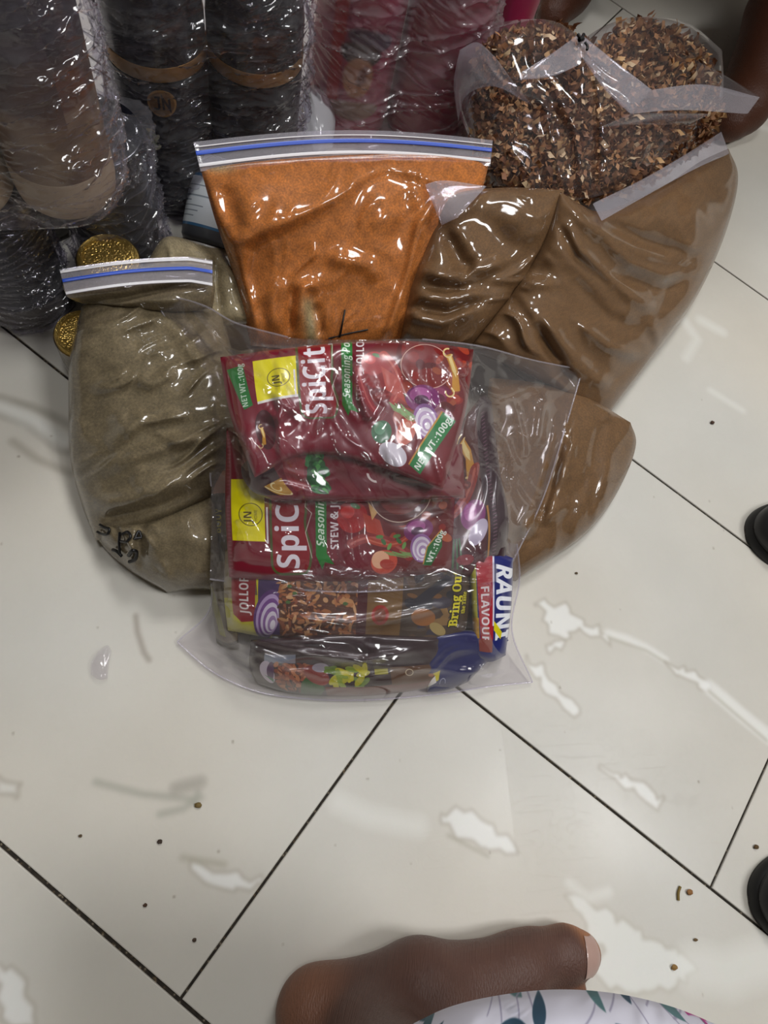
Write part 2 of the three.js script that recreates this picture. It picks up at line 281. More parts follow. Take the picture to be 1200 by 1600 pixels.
// ---------------------------------------------------------------- wrapped jars and bottles at the back
function hullOf(circles, pad, n) {           // outline round some circles, as points and outward normals
  const pts = [];
  for (const [x, z, r] of circles) for (let k = 0; k < 48; k++) { const a = k / 48 * Math.PI * 2; pts.push([x + (r + pad) * Math.cos(a), z + (r + pad) * Math.sin(a)]); }
  pts.sort((a, b) => a[0] - b[0] || a[1] - b[1]);
  const cr = (o, a, b) => (a[0] - o[0]) * (b[1] - o[1]) - (a[1] - o[1]) * (b[0] - o[0]), lo = [], up = [];
  for (const p of pts) { while (lo.length > 1 && cr(lo.at(-2), lo.at(-1), p) <= 0) lo.pop(); lo.push(p); }
  for (const p of pts.reverse()) { while (up.length > 1 && cr(up.at(-2), up.at(-1), p) <= 0) up.pop(); up.push(p); }
  const h = [...lo.slice(0, -1), ...up.slice(0, -1)], L = [0]; for (let i = 0; i < h.length; i++) { const a = h[i], b = h[(i + 1) % h.length]; L.push(L[i] + Math.hypot(b[0] - a[0], b[1] - a[1])); }
  const out = []; let k = 0; const tot = L.at(-1);
  for (let i = 0; i < n; i++) { const s = i / n * tot; while (L[k + 1] < s) k++; const a = h[k], b = h[(k + 1) % h.length], t = (s - L[k]) / (L[k + 1] - L[k] || 1), dx = b[0] - a[0], dz = b[1] - a[1], l = Math.hypot(dx, dz) || 1; out.push([lerp(a[0], b[0], t), lerp(a[1], b[1], t), dz / l, -dx / l, s]); }
  return out;
}
function wrapSheet(name, label, circles, h0, h1, o = {}) {
  const t = thing(name, label, 'plastic wrap', V(circles[0][0], h0, circles[0][1]), o.group);
  for (let layer = 0; layer < (o.layers || 1); layer++) {
    const N = 220, M = o.m || 230, ol = hullOf(circles, (o.pad || 0.002) + layer * 0.0022, N), pos = [], idx = [], s0 = (o.seed || 0) + layer * 31;
    const C = ol.reduce((s, p) => [s[0] + p[0] / N, s[1] + p[1] / N], [0, 0]);
    const rows = [];
    const caps = 7;
    for (let j = 0; j <= caps; j++) rows.push({ y: h0 + 0.0006, k: 0.15 + 0.83 * j / caps, b: 1 });
    for (let j = 1; j <= M; j++) rows.push({ y: h0 + 0.0006 + (h1 - h0) * j / M, k: 1, b: 0 });
    for (let j = 1; j <= caps; j++) rows.push({ y: h1 + 0.001 * j, k: 1 - 0.85 * j / caps, b: 1 });
    for (const r of rows) for (let i = 0; i < N; i++) {
      const [x, z, nx, nz, s] = ol[i], ss = s * (o.fu || 30), yy = r.y * (o.fv || 120), v = (r.y - h0) / (h1 - h0);
      const slant = (o.slant || 0.4) * s;
      const w = 1 - Math.abs(n3(ss * 0.35, (r.y + slant * 0.35) * (o.fv || 120) * 0.6, s0)), w2 = n3(ss * 0.8, (r.y - slant * 0.6) * (o.fv || 120) * 1.2, s0 + 5), w3 = n3(s * 18, r.y * 22, s0 + 9);
      const wavy = (i / N > 0.97 ? (1 - i / N) / 0.03 : i / N < 0.03 ? i / N / 0.03 : 1);
      const amp = (o.amp || 0.0022) * wavy, d = r.b ? 0 : wavy * (o.streak ?? 0.0022) * (Math.pow(w, 12) + 0.7 * Math.pow(1 - Math.abs(w2), 14)) + amp * (Math.pow(w, 5) * 0.8 + Math.pow(1 - Math.abs(w2), 5) * 0.6 + 0.5 * w3) + (o.lump || 0) * wavy * (0.4 + n3(s * 26, r.y * 34, s0 + 3)) * 0.8 + (o.belly || 0) * Math.sin(Math.PI * clamp(v));
      if (o.shoulder && !r.b) { const t = clamp((r.y - o.shoulder) / (h1 - o.shoulder)); r.k = 1 - 0.34 * Math.pow(t, 1.25); } else if (o.shoulder && r.y > h1) r.k = Math.min(r.k, 0.66);
      const kx = C[0] + (x - C[0]) * r.k, kz = C[1] + (z - C[1]) * r.k;
      let gap = 1; for (const [ax, az, ar] of circles) gap = Math.min(gap, Math.hypot(x - ax, z - az) - ar); const dip = r.b ? 0 : -Math.min(0.014, Math.max(0, gap - 0.006) * 0.7);
      const round = dip + (r.b ? 0 : -(o.round || 0) * (Math.pow(1 - clamp(v / 0.12), 2)));
      pos.push(kx + nx * (d + round), Math.max(r.y + (r.b ? 0 : 0), h0 + 0.0006) + (r.b && r.y > h0 + 0.01 ? 0.006 * n2(kx * 40, kz * 40 + s0) : 0), kz + nz * (d + round));
    }
    for (let j = 0; j < rows.length - 1; j++) for (let i = 0; i < N; i++) { const a = j * N + i, b = j * N + (i + 1) % N, c = a + N, e = b + N; idx.push(a, c, b, b, c, e); }
    const g = new THREE.BufferGeometry(); g.setAttribute('position', new THREE.Float32BufferAttribute(pos, 3)); g.setIndex(idx); g.computeVertexNormals();
    put('film_layer', g, o.mat || wrapFilm, t);
  }
  return t;
}
const lathe = (pr, seg = 48) => new THREE.LatheGeometry(pr.map(([r, y]) => new THREE.Vector2(r, y)), seg);
function partAt(name, geo, mat, t) { const m = new THREE.Mesh(geo, mat); m.name = name; m.castShadow = m.receiveShadow = true; t.add(m); return m; }
const gold = std({ color: 0xa8804a, metalness: 0.55, roughness: 0.42 });
const bottleLabel = canvasTex(1024, 512, (c, w, h) => {
  c.fillStyle = '#0d0e17'; c.fillRect(0, 0, w, h);
  // round gold emblem with two letters, facing the front
  const ex = w * 0.5, ey = 66; c.strokeStyle = '#a87f48'; c.fillStyle = '#7d5c34'; c.lineWidth = 7; c.beginPath(); c.arc(ex, ey, 44, 0, 7); c.fill(); c.stroke();
  c.strokeStyle = '#171420'; c.lineWidth = 7; c.beginPath(); c.moveTo(ex - 22, ey - 22); c.lineTo(ex - 4, ey - 22); c.moveTo(ex - 10, ey - 22); c.lineTo(ex - 10, ey + 12); c.quadraticCurveTo(ex - 14, ey + 24, ex - 26, ey + 16); c.moveTo(ex + 4, ey + 22); c.lineTo(ex + 4, ey - 20); c.lineTo(ex + 24, ey + 20); c.lineTo(ex + 24, ey - 22); c.stroke();
  c.fillStyle = '#c3b26a'; for (let k = 0; k < 6; k++) { c.beginPath(); c.ellipse(ex - 52 + (k % 3) * 9, ey + 105 + k * 12, 16, 8, k * 1.1, 0, 7); c.fillStyle = ['#d8c874', '#7f9248', '#cfd0b0'][k % 3]; c.fill(); }
  c.fillStyle = '#262a2c'; c.fillRect(ex + 30, ey + 130, 280, 200); c.fillStyle = '#5c6264'; for (let k = 0; k < 7; k++) c.fillRect(ex + 44, ey + 146 + k * 25, 150 + 90 * Math.abs(Math.sin(k * 2.1)), 6);
});
const bottleLabelM = phys({ map: bottleLabel, roughness: 0.4, clearcoat: 0.4 });
function darkBottle(x, z, r, label, turn) {
  const t = thing('dark_bottle', label, 'bottle', V(x, 0.0012, z), 'tall dark bottles with a gold band'); t.rotation.y = turn;
  partAt('body', lathe([[0, 0], [r * 0.9, 0], [r * 0.97, 0.003], [r * 0.985, 0.008], [r * 0.985, 0.188], [r * 0.94, 0.2], [r * 0.72, 0.222], [r * 0.5, 0.238], [r * 0.42, 0.255], [r * 0.42, 0.268], [0, 0.268]]), darkGlass, t);
  const lb = new THREE.CylinderGeometry(r, r, 0.14, 64, 1, true, Math.PI, Math.PI * 2); lb.translate(0, 0.08, 0); partAt('label', lb, bottleLabelM, t);
  partAt('gold_band', lathe([[r * 0.99, 0.1515], [r * 1.004, 0.152], [r * 1.008, 0.157], [r * 1.004, 0.1635], [r * 0.99, 0.164]], 64), gold, t);
  partAt('cap', lathe([[0, 0.255], [r * 0.5, 0.255], [r * 0.52, 0.258], [r * 0.52, 0.282], [r * 0.48, 0.286], [0, 0.286]]), darkGlass, t);
  return t;
}
darkBottle(-0.078, -0.577, 0.0415, 'tall dark bottle with gold band and round gold emblem behind the orange bag', 0.1);
darkBottle(0.0035, -0.583, 0.041, 'tall dark bottle, gold band but no emblem showing, beside the pink pack', 2.2);
wrapSheet('stretch_wrap', 'clear wrinkled stretch film around the pair of dark gold-banded bottles', [[-0.078, -0.577, 0.0415], [0.0035, -0.583, 0.041]], 0.0012, 0.287, { seed: 3, layers: 1, shoulder: 0.19, amp: 0.003, lump: 0.006, pad: 0.002, fv: 150, slant: 0.35 });

// pink packed bottles
const pinkArt = canvasTex(1024, 512, (c, w, h) => {
  c.fillStyle = '#a0284e'; c.fillRect(0, 0, w, h);
  for (let k = 0; k < 60; k++) { c.fillStyle = `rgba(${120 + rnd() * 90},${25 + rnd() * 40},${70 + rnd() * 50},0.25)`; c.beginPath(); c.ellipse(rnd() * w, rnd() * h, 60 + rnd() * 90, 20 + rnd() * 40, rnd() * 3, 0, 7); c.fill(); }
  c.fillStyle = '#c01420'; c.fillRect(w * 0.385, 40, 50, 390);
  c.fillStyle = '#3a1c4c'; c.beginPath(); c.ellipse(w * 0.53, 175, 90, 34, 0.2, 0, 7); c.fill();
  c.fillStyle = '#2b2620'; c.beginPath(); c.ellipse(w * 0.50, 225, 78, 40, 0.1, 0, 7); c.fill();
  c.fillStyle = '#b98a5a'; c.beginPath(); c.ellipse(w * 0.5, 310, 60, 78, 0, 0, 7); c.fill(); c.fillStyle = '#7c4a2c'; c.beginPath(); c.ellipse(w * 0.515, 300, 17, 40, 0.3, 0, 7); c.fill(); c.fillStyle = '#d3a878'; c.beginPath(); c.ellipse(w * 0.475, 340, 26, 30, 0, 0, 7); c.fill();
  c.fillStyle = '#8d7a62'; c.beginPath(); c.ellipse(w * 0.5, 440, 110, 40, 0, 0, 7); c.fill(); soften(c, w, h, 5);
});
const pinkLabel = phys({ map: pinkArt, roughness: 0.45, clearcoat: 0.3 }), pinkPlastic = phys({ color: 0xa62a56, roughness: 0.4, clearcoat: 0.4 });
function pinkBottle(x, z, r, turn, label) {
  const t = thing('pink_bottle', label, 'bottle', V(x, 0.0012, z), 'bottles in the pink pack'); t.rotation.y = turn;
  partAt('body', lathe([[0, 0], [r * 0.9, 0], [r * 0.98, 0.004], [r * 0.985, 0.01], [r * 0.985, 0.19], [r * 0.9, 0.205], [r * 0.6, 0.215], [r * 0.45, 0.22], [0, 0.22]]), pinkPlastic, t);
  const lb = new THREE.CylinderGeometry(r, r, 0.15, 64, 1, true, Math.PI, Math.PI * 2); lb.translate(0, 0.098, 0); partAt('label', lb, pinkLabel, t);
  partAt('cap', lathe([[0, 0.219], [r * 0.62, 0.219], [r * 0.64, 0.223], [r * 0.62, 0.245], [0, 0.246]]), pinkPlastic, t);
}
pinkBottle(0.107, -0.70, 0.044, 0.0, 'pink labelled bottle with a brown picture and a red stripe, under cloudy film');
pinkBottle(0.197, -0.705, 0.044, 2.4, 'plain pink bottle under cloudy film, between the picture bottle and the flake bag');
pinkBottle(0.272, -0.755, 0.03, 2.0, 'slim bright pink bottle behind the clear bag of brown flakes');
const cloudy = phys({ color: 0xf0e6ea, roughness: 0.16, transmission: 0.86, thickness: 0, ior: 1.5, side: THREE.DoubleSide });
wrapSheet('stretch_wrap', 'cloudy stretch film around the two large pink bottles', [[0.107, -0.70, 0.044], [0.197, -0.705, 0.044]], 0.0012, 0.247, { seed: 13, layers: 1, amp: 0.004, pad: 0.003, fv: 60, fu: 18, slant: 0.8, mat: cloudy });

// left: jars with a tan foot, stacked on smaller dark jars
const tanArt = canvasTex(512, 512, (c, w, h) => {
  const g = [['#2a2230', 0, 0.36], ['#4a2d22', 0.34, 0.62], ['#755b43', 0.6, 1]];
  for (const [f, a, b] of g) { c.fillStyle = f; c.fillRect(0, a * h, w, (b - a) * h); }
  for (let k = 0; k < 70; k++) { const y = rnd(); c.fillStyle = y < 0.4 ? ['#1c1824', '#3c3442', '#4a3a40'][k % 3] : y < 0.62 ? ['#6e3a1c', '#53301f', '#2c2422'][k % 3] : ['#8c7054', '#98805f', '#5e4a3a'][k % 3]; c.globalAlpha = 0.5; c.beginPath(); c.ellipse(rnd() * w, y * h, 20 + rnd() * 50, 14 + rnd() * 30, rnd() * 3, 0, 7); c.fill(); }
  c.globalAlpha = 1; soften(c, w, h, 6); c.fillStyle = '#c9a44e'; c.beginPath(); c.ellipse(w * 0.44, h * 0.83, 34, 7, -0.35, 0, 7); c.fill();
});
const tanM = phys({ map: tanArt, roughness: 0.5, clearcoat: 0.3 }), footM = std({ color: 0xb8a488, roughness: 0.6 }), capM = std({ color: 0x2b2732, roughness: 0.5 });
function tanJar(x, y, z, r, turn, label) {
  const t = thing('tan_jar', label, 'jar', V(x, y, z), 'jars wrapped together on top of the dark jars'); t.rotation.y = turn;
  partAt('foot', lathe([[0, 0], [r * 0.88, 0], [r * 0.97, 0.005], [r, 0.014], [r, 0.034], [r * 0.97, 0.036]]), footM, t);
  const b = new THREE.CylinderGeometry(r * 0.985, r * 0.985, 0.135, 64, 1, true); b.translate(0, 0.1025, 0); partAt('label', b, tanM, t);
  partAt('shoulder', lathe([[r * 0.985, 0.168], [r * 0.95, 0.178], [r * 0.8, 0.186], [0, 0.188]]), capM, t);
  partAt('cap', lathe([[0, 0.186], [r * 0.72, 0.186], [r * 0.74, 0.19], [r * 0.72, 0.21], [0, 0.211]]), capM, t);
}
const JY = 0.1535;
tanJar(-0.134, JY, -0.420, 0.0355, 0.6, 'brown labelled jar with a tan foot in the upper bundle, nearest the gold-banded bottles');
tanJar(-0.204, JY, -0.410, 0.0355, 2.2, 'dark labelled jar with a tan foot in the upper wrapped bundle, at the picture edge');
wrapSheet('stretch_wrap', 'thick shiny stretch film around the upper bundle of tan-footed jars', [[-0.134, -0.420, 0.0355], [-0.204, -0.410, 0.0355]], JY - 0.001, JY + 0.212, { seed: 23, layers: 1, shoulder: 0.335, amp: 0.0026, lump: 0.0035, pad: 0.004, fv: 90, fu: 26, slant: 0.6, belly: 0.003, round: 0.006 });
const jarArt = canvasTex(512, 256, (c, w, h) => {
  c.fillStyle = '#24252b'; c.fillRect(0, 0, w, h); for (let k = 0; k < 60; k++) { c.globalAlpha = 0.5; c.fillStyle = ['#15161c', '#3c3d42', '#2c2a2c', '#474642'][k % 4]; c.beginPath(); c.ellipse(rnd() * w, rnd() * h, 10 + rnd() * 40, 8 + rnd() * 20, 0, 0, 7); c.fill(); } c.globalAlpha = 1; soften(c, w, h, 5);
  c.fillStyle = '#55504a'; c.fillRect(0, h * 0.8, w, h * 0.2);
});
const jarM = phys({ map: jarArt, roughness: 0.5, clearcoat: 0.3 });
function darkJar(x, z, r, hgt, turn, label) {
  const t = thing('dark_jar', label, 'jar', V(x, 0.0012, z), 'small dark jars standing on the floor'); t.rotation.y = turn;
  partAt('foot', lathe([[0, 0], [r * 0.88, 0], [r * 0.97, 0.004], [r, 0.01]]), std({ color: 0x4b4640, roughness: 0.6 }), t);
  const b = new THREE.CylinderGeometry(r, r, hgt - 0.04, 64, 1, true); b.translate(0, 0.01 + (hgt - 0.04) / 2, 0); partAt('label', b, jarM, t);
  partAt('lid', lathe([[r, hgt - 0.03], [r * 1.02, hgt - 0.028], [r * 1.02, hgt - 0.004], [r * 0.98, hgt], [0, hgt]]), darkGlass, t);
}
darkJar(-0.203, -0.428, 0.037, 0.148, 0.4, 'squat dark jar in grey film, standing on the floor under the upper bundle');
darkJar(-0.122, -0.482, 0.037, 0.148, 1.7, 'dark blue jar in glossy film, between the upper bundle and the emblem bottle');
darkJar(-0.2, -0.528, 0.036, 0.148, 0.9, 'dark jar without its own film, half hidden behind the two front floor jars');
wrapSheet('stretch_wrap', 'dull grey stretch film around the squat dark jar on the floor', [[-0.203, -0.428, 0.037]], 0.0008, 0.150, { seed: 33, layers: 1, amp: 0.003, pad: 0.0015, fv: 130, round: 0.004 });
wrapSheet('stretch_wrap', 'glossy loose stretch film around the dark blue jar', [[-0.122, -0.482, 0.037]], 0.0008, 0.150, { seed: 43, layers: 1, amp: 0.003, lump: 0.005, pad: 0.0022, fv: 70, slant: 1 });

// gold-lidded jars and the small white and blue jar
const goldFoil = std({ color: 0xd9b765, metalness: 0.85, roughness: 0.28, bumpMap: noiseTex(256, (x, y) => { const v = 128 + 90 * n2(x / 7, y / 7) + 40 * n2(x / 3, y / 3); return [v, v, v]; }, false), bumpScale: 0.0012 });
const paleGlass = phys({ color: 0xb9b4aa, roughness: 0.15, transmission: 0.55, thickness: 0, side: THREE.DoubleSide });
function goldJar(x, z, r, h, tilt, label) {
  const t = thing('gold_lidded_jar', label, 'jar', V(x, 0.0012, z), 'clear jars with gold lids'); t.rotation.set(tilt[0], 0, tilt[1]);
  partAt('body', lathe([[0, 0], [r * 0.86, 0], [r * 0.95, 0.004], [r * 0.96, 0.01], [r * 0.96, h - 0.016]]), std({ color: 0x6b655c, roughness: 0.4 }), t);
  partAt('film_cover', lathe([[r * 0.9, 0.0], [r * 1.04, 0.004], [r * 1.06, h * 0.5], [r * 1.05, h - 0.004]]), paleGlass, t);
  partAt('lid', lathe([[r * 0.97, h - 0.016], [r * 1.0, h - 0.014], [r * 1.0, h - 0.003], [r * 0.96, h], [r * 0.82, h], [r * 0.79, h - 0.002], [0, h - 0.002]], 64), goldFoil, t);
}
goldJar(at(128, 518, 0.052).x, at(128, 518, 0.052).z, 0.023, 0.05, [0, 0], 'jar with a crinkled gold lid at the left edge of the olive powder bag');
goldJar(at(168, 402, 0.076).x, at(168, 402, 0.076).z, 0.0255, 0.075, [0, 0], 'jar with a smooth gold lid behind the olive bag zip strip');
{
  const art = canvasTex(512, 256, (c, w, h) => { c.fillStyle = '#3f6f96'; c.fillRect(0, 0, w, h); c.fillStyle = '#dfe6ea'; c.fillRect(60, 14, w - 120, h - 28); c.fillStyle = '#b9c6cf'; c.fillRect(60, 106, w - 120, 8); c.fillStyle = '#8f98a0'; for (let k = 0; k < 8; k++) c.fillRect(90, 30 + k * 25, 110 + 150 * Math.abs(Math.sin(k * 1.7)), 6); });
  const p = at(322, 388, 0.012), t = thing('white_label_jar', 'small jar with a white and blue label peeking out left of the orange zip bag', 'jar', V(p.x, 0.0045, p.z - 0.012)); t.rotation.set(-0.95, -0.25, 0, 'YXZ');
  const r = 0.026, h = 0.078;
  partAt('body', lathe([[0, 0], [r * 0.9, 0], [r * 0.99, 0.004], [r, 0.01], [r, h - 0.02], [r * 0.9, h - 0.012], [0, h - 0.012]]), std({ color: 0x4a4c50, roughness: 0.4 }), t);
  const b = new THREE.CylinderGeometry(r * 1.01, r * 1.01, h - 0.03, 64, 1, true); b.rotateY(2.2); b.translate(0, 0.012 + (h - 0.03) / 2, 0); partAt('label', b, phys({ map: art, roughness: 0.4, clearcoat: 0.4 }), t);
  partAt('lid', lathe([[0, h - 0.014], [r * 0.96, h - 0.014], [r * 0.98, h - 0.01], [r * 0.96, h], [0, h]]), std({ color: 0xd3dbe0, roughness: 0.4 }), t);
}
pillow('crumpled_plastic', { top: [[468, 150, 0.035], [490, 132, 0.05], [515, 140, 0.045]], right: [[515, 140, 0.045], [524, 180, 0.035], [520, 230, 0.02]], bottom: [[468, 235, 0.015], [495, 240, 0.02], [520, 230, 0.02]], left: [[468, 150, 0.035], [464, 190, 0.03], [468, 235, 0.015]], T: 0.014, B: 0.012, wrinkle: { a: 0.004, l: 60, w: 12, dir: 1.3 }, edgeWave: 0.003, silent: true, nu: 40, nv: 50 }, phys({ color: 0xd8d8de, roughness: 0.14, transmission: 0.35, thickness: 0, side: THREE.DoubleSide }));
tag(scene.children.at(-1), 'crumpled white plastic between the dark bottles and the pink pack', 'plastic');

// ---------------------------------------------------------------- clear bag of dried brown flakes
{
  const heap = thing('dried_flakes', 'curly dried brown flakes filling the clear bag behind the brown powder', 'dried flakes', at(920, 300, 0), null, 'stuff');
  const under = phys({ color: 0x6e4e36, roughness: 0.9 });
  const lump = (x, y) => 0.006 * n2(x / 22, y / 22) + 0.004 * n2(x / 9, y / 9);
  const L = pillow('flake_heap', { top: [[752, 85, 0.135], [795, 58, 0.145], [860, 52, 0.15], [915, 85, 0.155]], right: [[915, 85, 0.155], [922, 190, 0.115], [922, 305, 0.085]], bottom: [[770, 292, 0.075], [850, 315, 0.085], [922, 305, 0.085]], left: [[752, 85, 0.135], [745, 190, 0.09], [770, 292, 0.075]], T: 0.02, B: 0.08, bulge: (u, v, x, y) => lump(x, y) }, under, heap);
  const R = pillow('flake_heap', { top: [[930, 85, 0.155], [985, 45, 0.145], [1050, 55, 0.135], [1095, 100, 0.12]], right: [[1095, 100, 0.12], [1112, 160, 0.095], [1095, 225, 0.06]], bottom: [[928, 305, 0.085], [1015, 275, 0.075], [1095, 225, 0.06]], left: [[930, 85, 0.155], [926, 190, 0.115], [928, 305, 0.085]], T: 0.022, B: 0.08, bulge: (u, v, x, y) => lump(x, y) }, under, heap);
  const flakeGeo = (len, wid, curl) => { const p = new THREE.PlaneGeometry(len, wid, 6, 1), a = p.attributes.position; for (let i = 0; i < a.count; i++) { const x = a.getX(i), t = x / len * curl; a.setZ(i, len / curl * (1 - Math.cos(t)) + a.getY(i) * 0.5 * Math.sin(x * 300)); a.setX(i, len / curl * Math.sin(t)); } const back = p.clone(); back.translate(0, 0, -0.0005); p.computeVertexNormals(); return p; };
  const kinds = [flakeGeo(0.02, 0.0042, 3.4), flakeGeo(0.03, 0.0034, 4.6), flakeGeo(0.014, 0.0046, 2.6)];
  const fm = std({ color: 0xffffff, roughness: 0.6, side: THREE.DoubleSide });
  const tones = [0xb88a60, 0xa8784e, 0x8e6244, 0xc8a070, 0x9c6e4a, 0xdcc098, 0x785038, 0xb08054];
  const M = new THREE.Matrix4(), Q = new THREE.Quaternion(), col = new THREE.Color();
  kinds.forEach((g, kk) => {
    const N = 2600, im = new THREE.InstancedMesh(g, fm, N); im.name = 'loose_flakes'; im.castShadow = im.receiveShadow = true; im.userData.kind = 'stuff';
    for (let i = 0; i < N; i++) {
      const src = (i % 9 < 4 ? L : R).frontPoints, p = src[Math.floor(rnd() * src.length)].clone(); p.x += (rnd() - 0.5) * 0.006; p.y += (rnd() - 0.35) * 0.006; p.z += (rnd() - 0.5) * 0.006;
      Q.setFromEuler(new THREE.Euler(-0.9 + (rnd() - 0.5) * 1.7, (rnd() - 0.5) * 1.7, rnd() * 6.3)); const s = 0.7 + rnd() * 0.7; M.compose(p, Q, V(s, s, s)); im.setMatrixAt(i, M);
      col.setHex(tones[Math.floor(rnd() * tones.length)]); im.setColorAt(i, col);
    }
    heap.updateMatrixWorld(); im.position.copy(heap.worldToLocal(V(0, 0, 0))); heap.add(im);
  });
  const bag = thing('clear_flake_bag', 'large clear bag around the dried flakes, with a folded milky mouth and ink mark', 'plastic bag', at(920, 300, 0));
  pillow('bag_film', { top: [[725, 75, 0.125], [750, 45, 0.14], [800, 32, 0.155], [865, 33, 0.165], [912, 60, 0.18]], right: [[912, 60, 0.18], [930, 180, 0.135], [928, 308, 0.1]], bottom: [[765, 290, 0.078], [850, 318, 0.09], [928, 308, 0.1]], left: [[725, 75, 0.125], [712, 150, 0.095], [735, 220, 0.08], [765, 290, 0.078]], T: 0.034, B: 0.05, wrinkle: { a: 0.004, l: 150, w: 34, dir: 1.2, s: 4 }, folds: [{ p: [[860, 130], [900, 200], [912, 300]], w: 9, a: 0.006 }, { p: [[740, 110], [800, 150], [900, 170]], w: 12, a: 0.006 }, { p: [[860, 200], [880, 300]], w: 8, a: 0.004 }], silent: true }, film, bag);
  pillow('bag_film', { top: [[912, 60, 0.18], [950, 38, 0.165], [1005, 26, 0.16], [1075, 36, 0.145], [1128, 78, 0.125]], right: [[1128, 78, 0.125], [1130, 140, 0.1], [1110, 222, 0.062]], bottom: [[928, 308, 0.1], [1020, 282, 0.08], [1110, 222, 0.062]], left: [[912, 60, 0.18], [930, 180, 0.135], [928, 308, 0.1]], T: 0.034, B: 0.05, wrinkle: { a: 0.004, l: 130, w: 30, dir: -0.6, s: 8 }, folds: [{ p: [[1050, 55], [1030, 80]], w: 6, a: 0.005 }, { p: [[1095, 70], [1065, 95]], w: 6, a: 0.005 }, { p: [[950, 220], [1000, 260], [1010, 210]], w: 9, a: 0.006 }], silent: true }, film, bag);
  const strip = (pts, o = {}) => { const [a, b, c, d] = pts; return pillow('mouth_strip', { top: a, right: b, bottom: c, left: d, T: 0.002, B: 0.001, wrinkle: { a: o.w ?? 0.0015, l: 120, w: 20, dir: o.dir || 0, s: o.s || 1 }, silent: true, nu: 30, nv: 20 }, o.m || milky, bag); };
  strip([[[718, 78, 0.145], [745, 66, 0.155], [775, 90, 0.165]], [[775, 90, 0.165], [800, 125, 0.165], [832, 165, 0.16]], [[716, 190, 0.1], [728, 150, 0.125], [770, 135, 0.15], [832, 165, 0.16]], [[718, 78, 0.145], [709, 130, 0.12], [716, 190, 0.1]]], { s: 2, dir: 1 });
  strip([[[815, 112, 0.18], [860, 85, 0.188], [906, 52, 0.2]], [[906, 52, 0.2], [908, 100, 0.195]], [[812, 125, 0.175], [860, 120, 0.185], [908, 100, 0.195]], [[815, 112, 0.18], [812, 125, 0.175]]], { s: 3 });
  strip([[[906, 52, 0.2], [960, 95, 0.192], [1018, 140, 0.18]], [[1018, 140, 0.18], [985, 178, 0.172]], [[908, 88, 0.195], [945, 140, 0.182], [985, 178, 0.172]], [[906, 52, 0.2], [908, 88, 0.195]]], { s: 5, dir: 0.7 });
  strip([[[1018, 140, 0.18], [1100, 132, 0.16], [1187, 152, 0.135]], [[1187, 152, 0.135], [1168, 178, 0.13]], [[985, 178, 0.172], [1060, 172, 0.155], [1168, 178, 0.13]], [[1018, 140, 0.18], [985, 178, 0.172]]], { s: 6 });
  strip([[[1090, 96, 0.145], [1140, 122, 0.14], [1187, 152, 0.135]], [[1187, 152, 0.135], [1150, 150, 0.137]], [[1085, 135, 0.145], [1120, 140, 0.14], [1150, 150, 0.137]], [[1090, 96, 0.145], [1085, 135, 0.145]]], { s: 7, m: film });
  strip([[[985, 178, 0.16], [1040, 176, 0.15], [1110, 178, 0.13]], [[1110, 178, 0.13], [1075, 195, 0.12]], [[935, 200, 0.16], [985, 195, 0.15], [1075, 195, 0.12]], [[985, 178, 0.16], [935, 200, 0.16]]], { s: 9, m: film });
  const ink = mergeGeometries([strokeGeo([[903, 54, 0.2], [908, 60, 0.2], [912, 54, 0.2]], 0.0016, 0.003), strokeGeo([[905, 62, 0.2], [911, 60, 0.2]], 0.0022, 0.003), strokeGeo([[914, 66, 0.199], [918, 72, 0.198], [917, 78, 0.197]], 0.0012, 0.003)]);
  put('ink_mark', ink, inkM, bag, 'black marker strokes on the bag mouth');
}

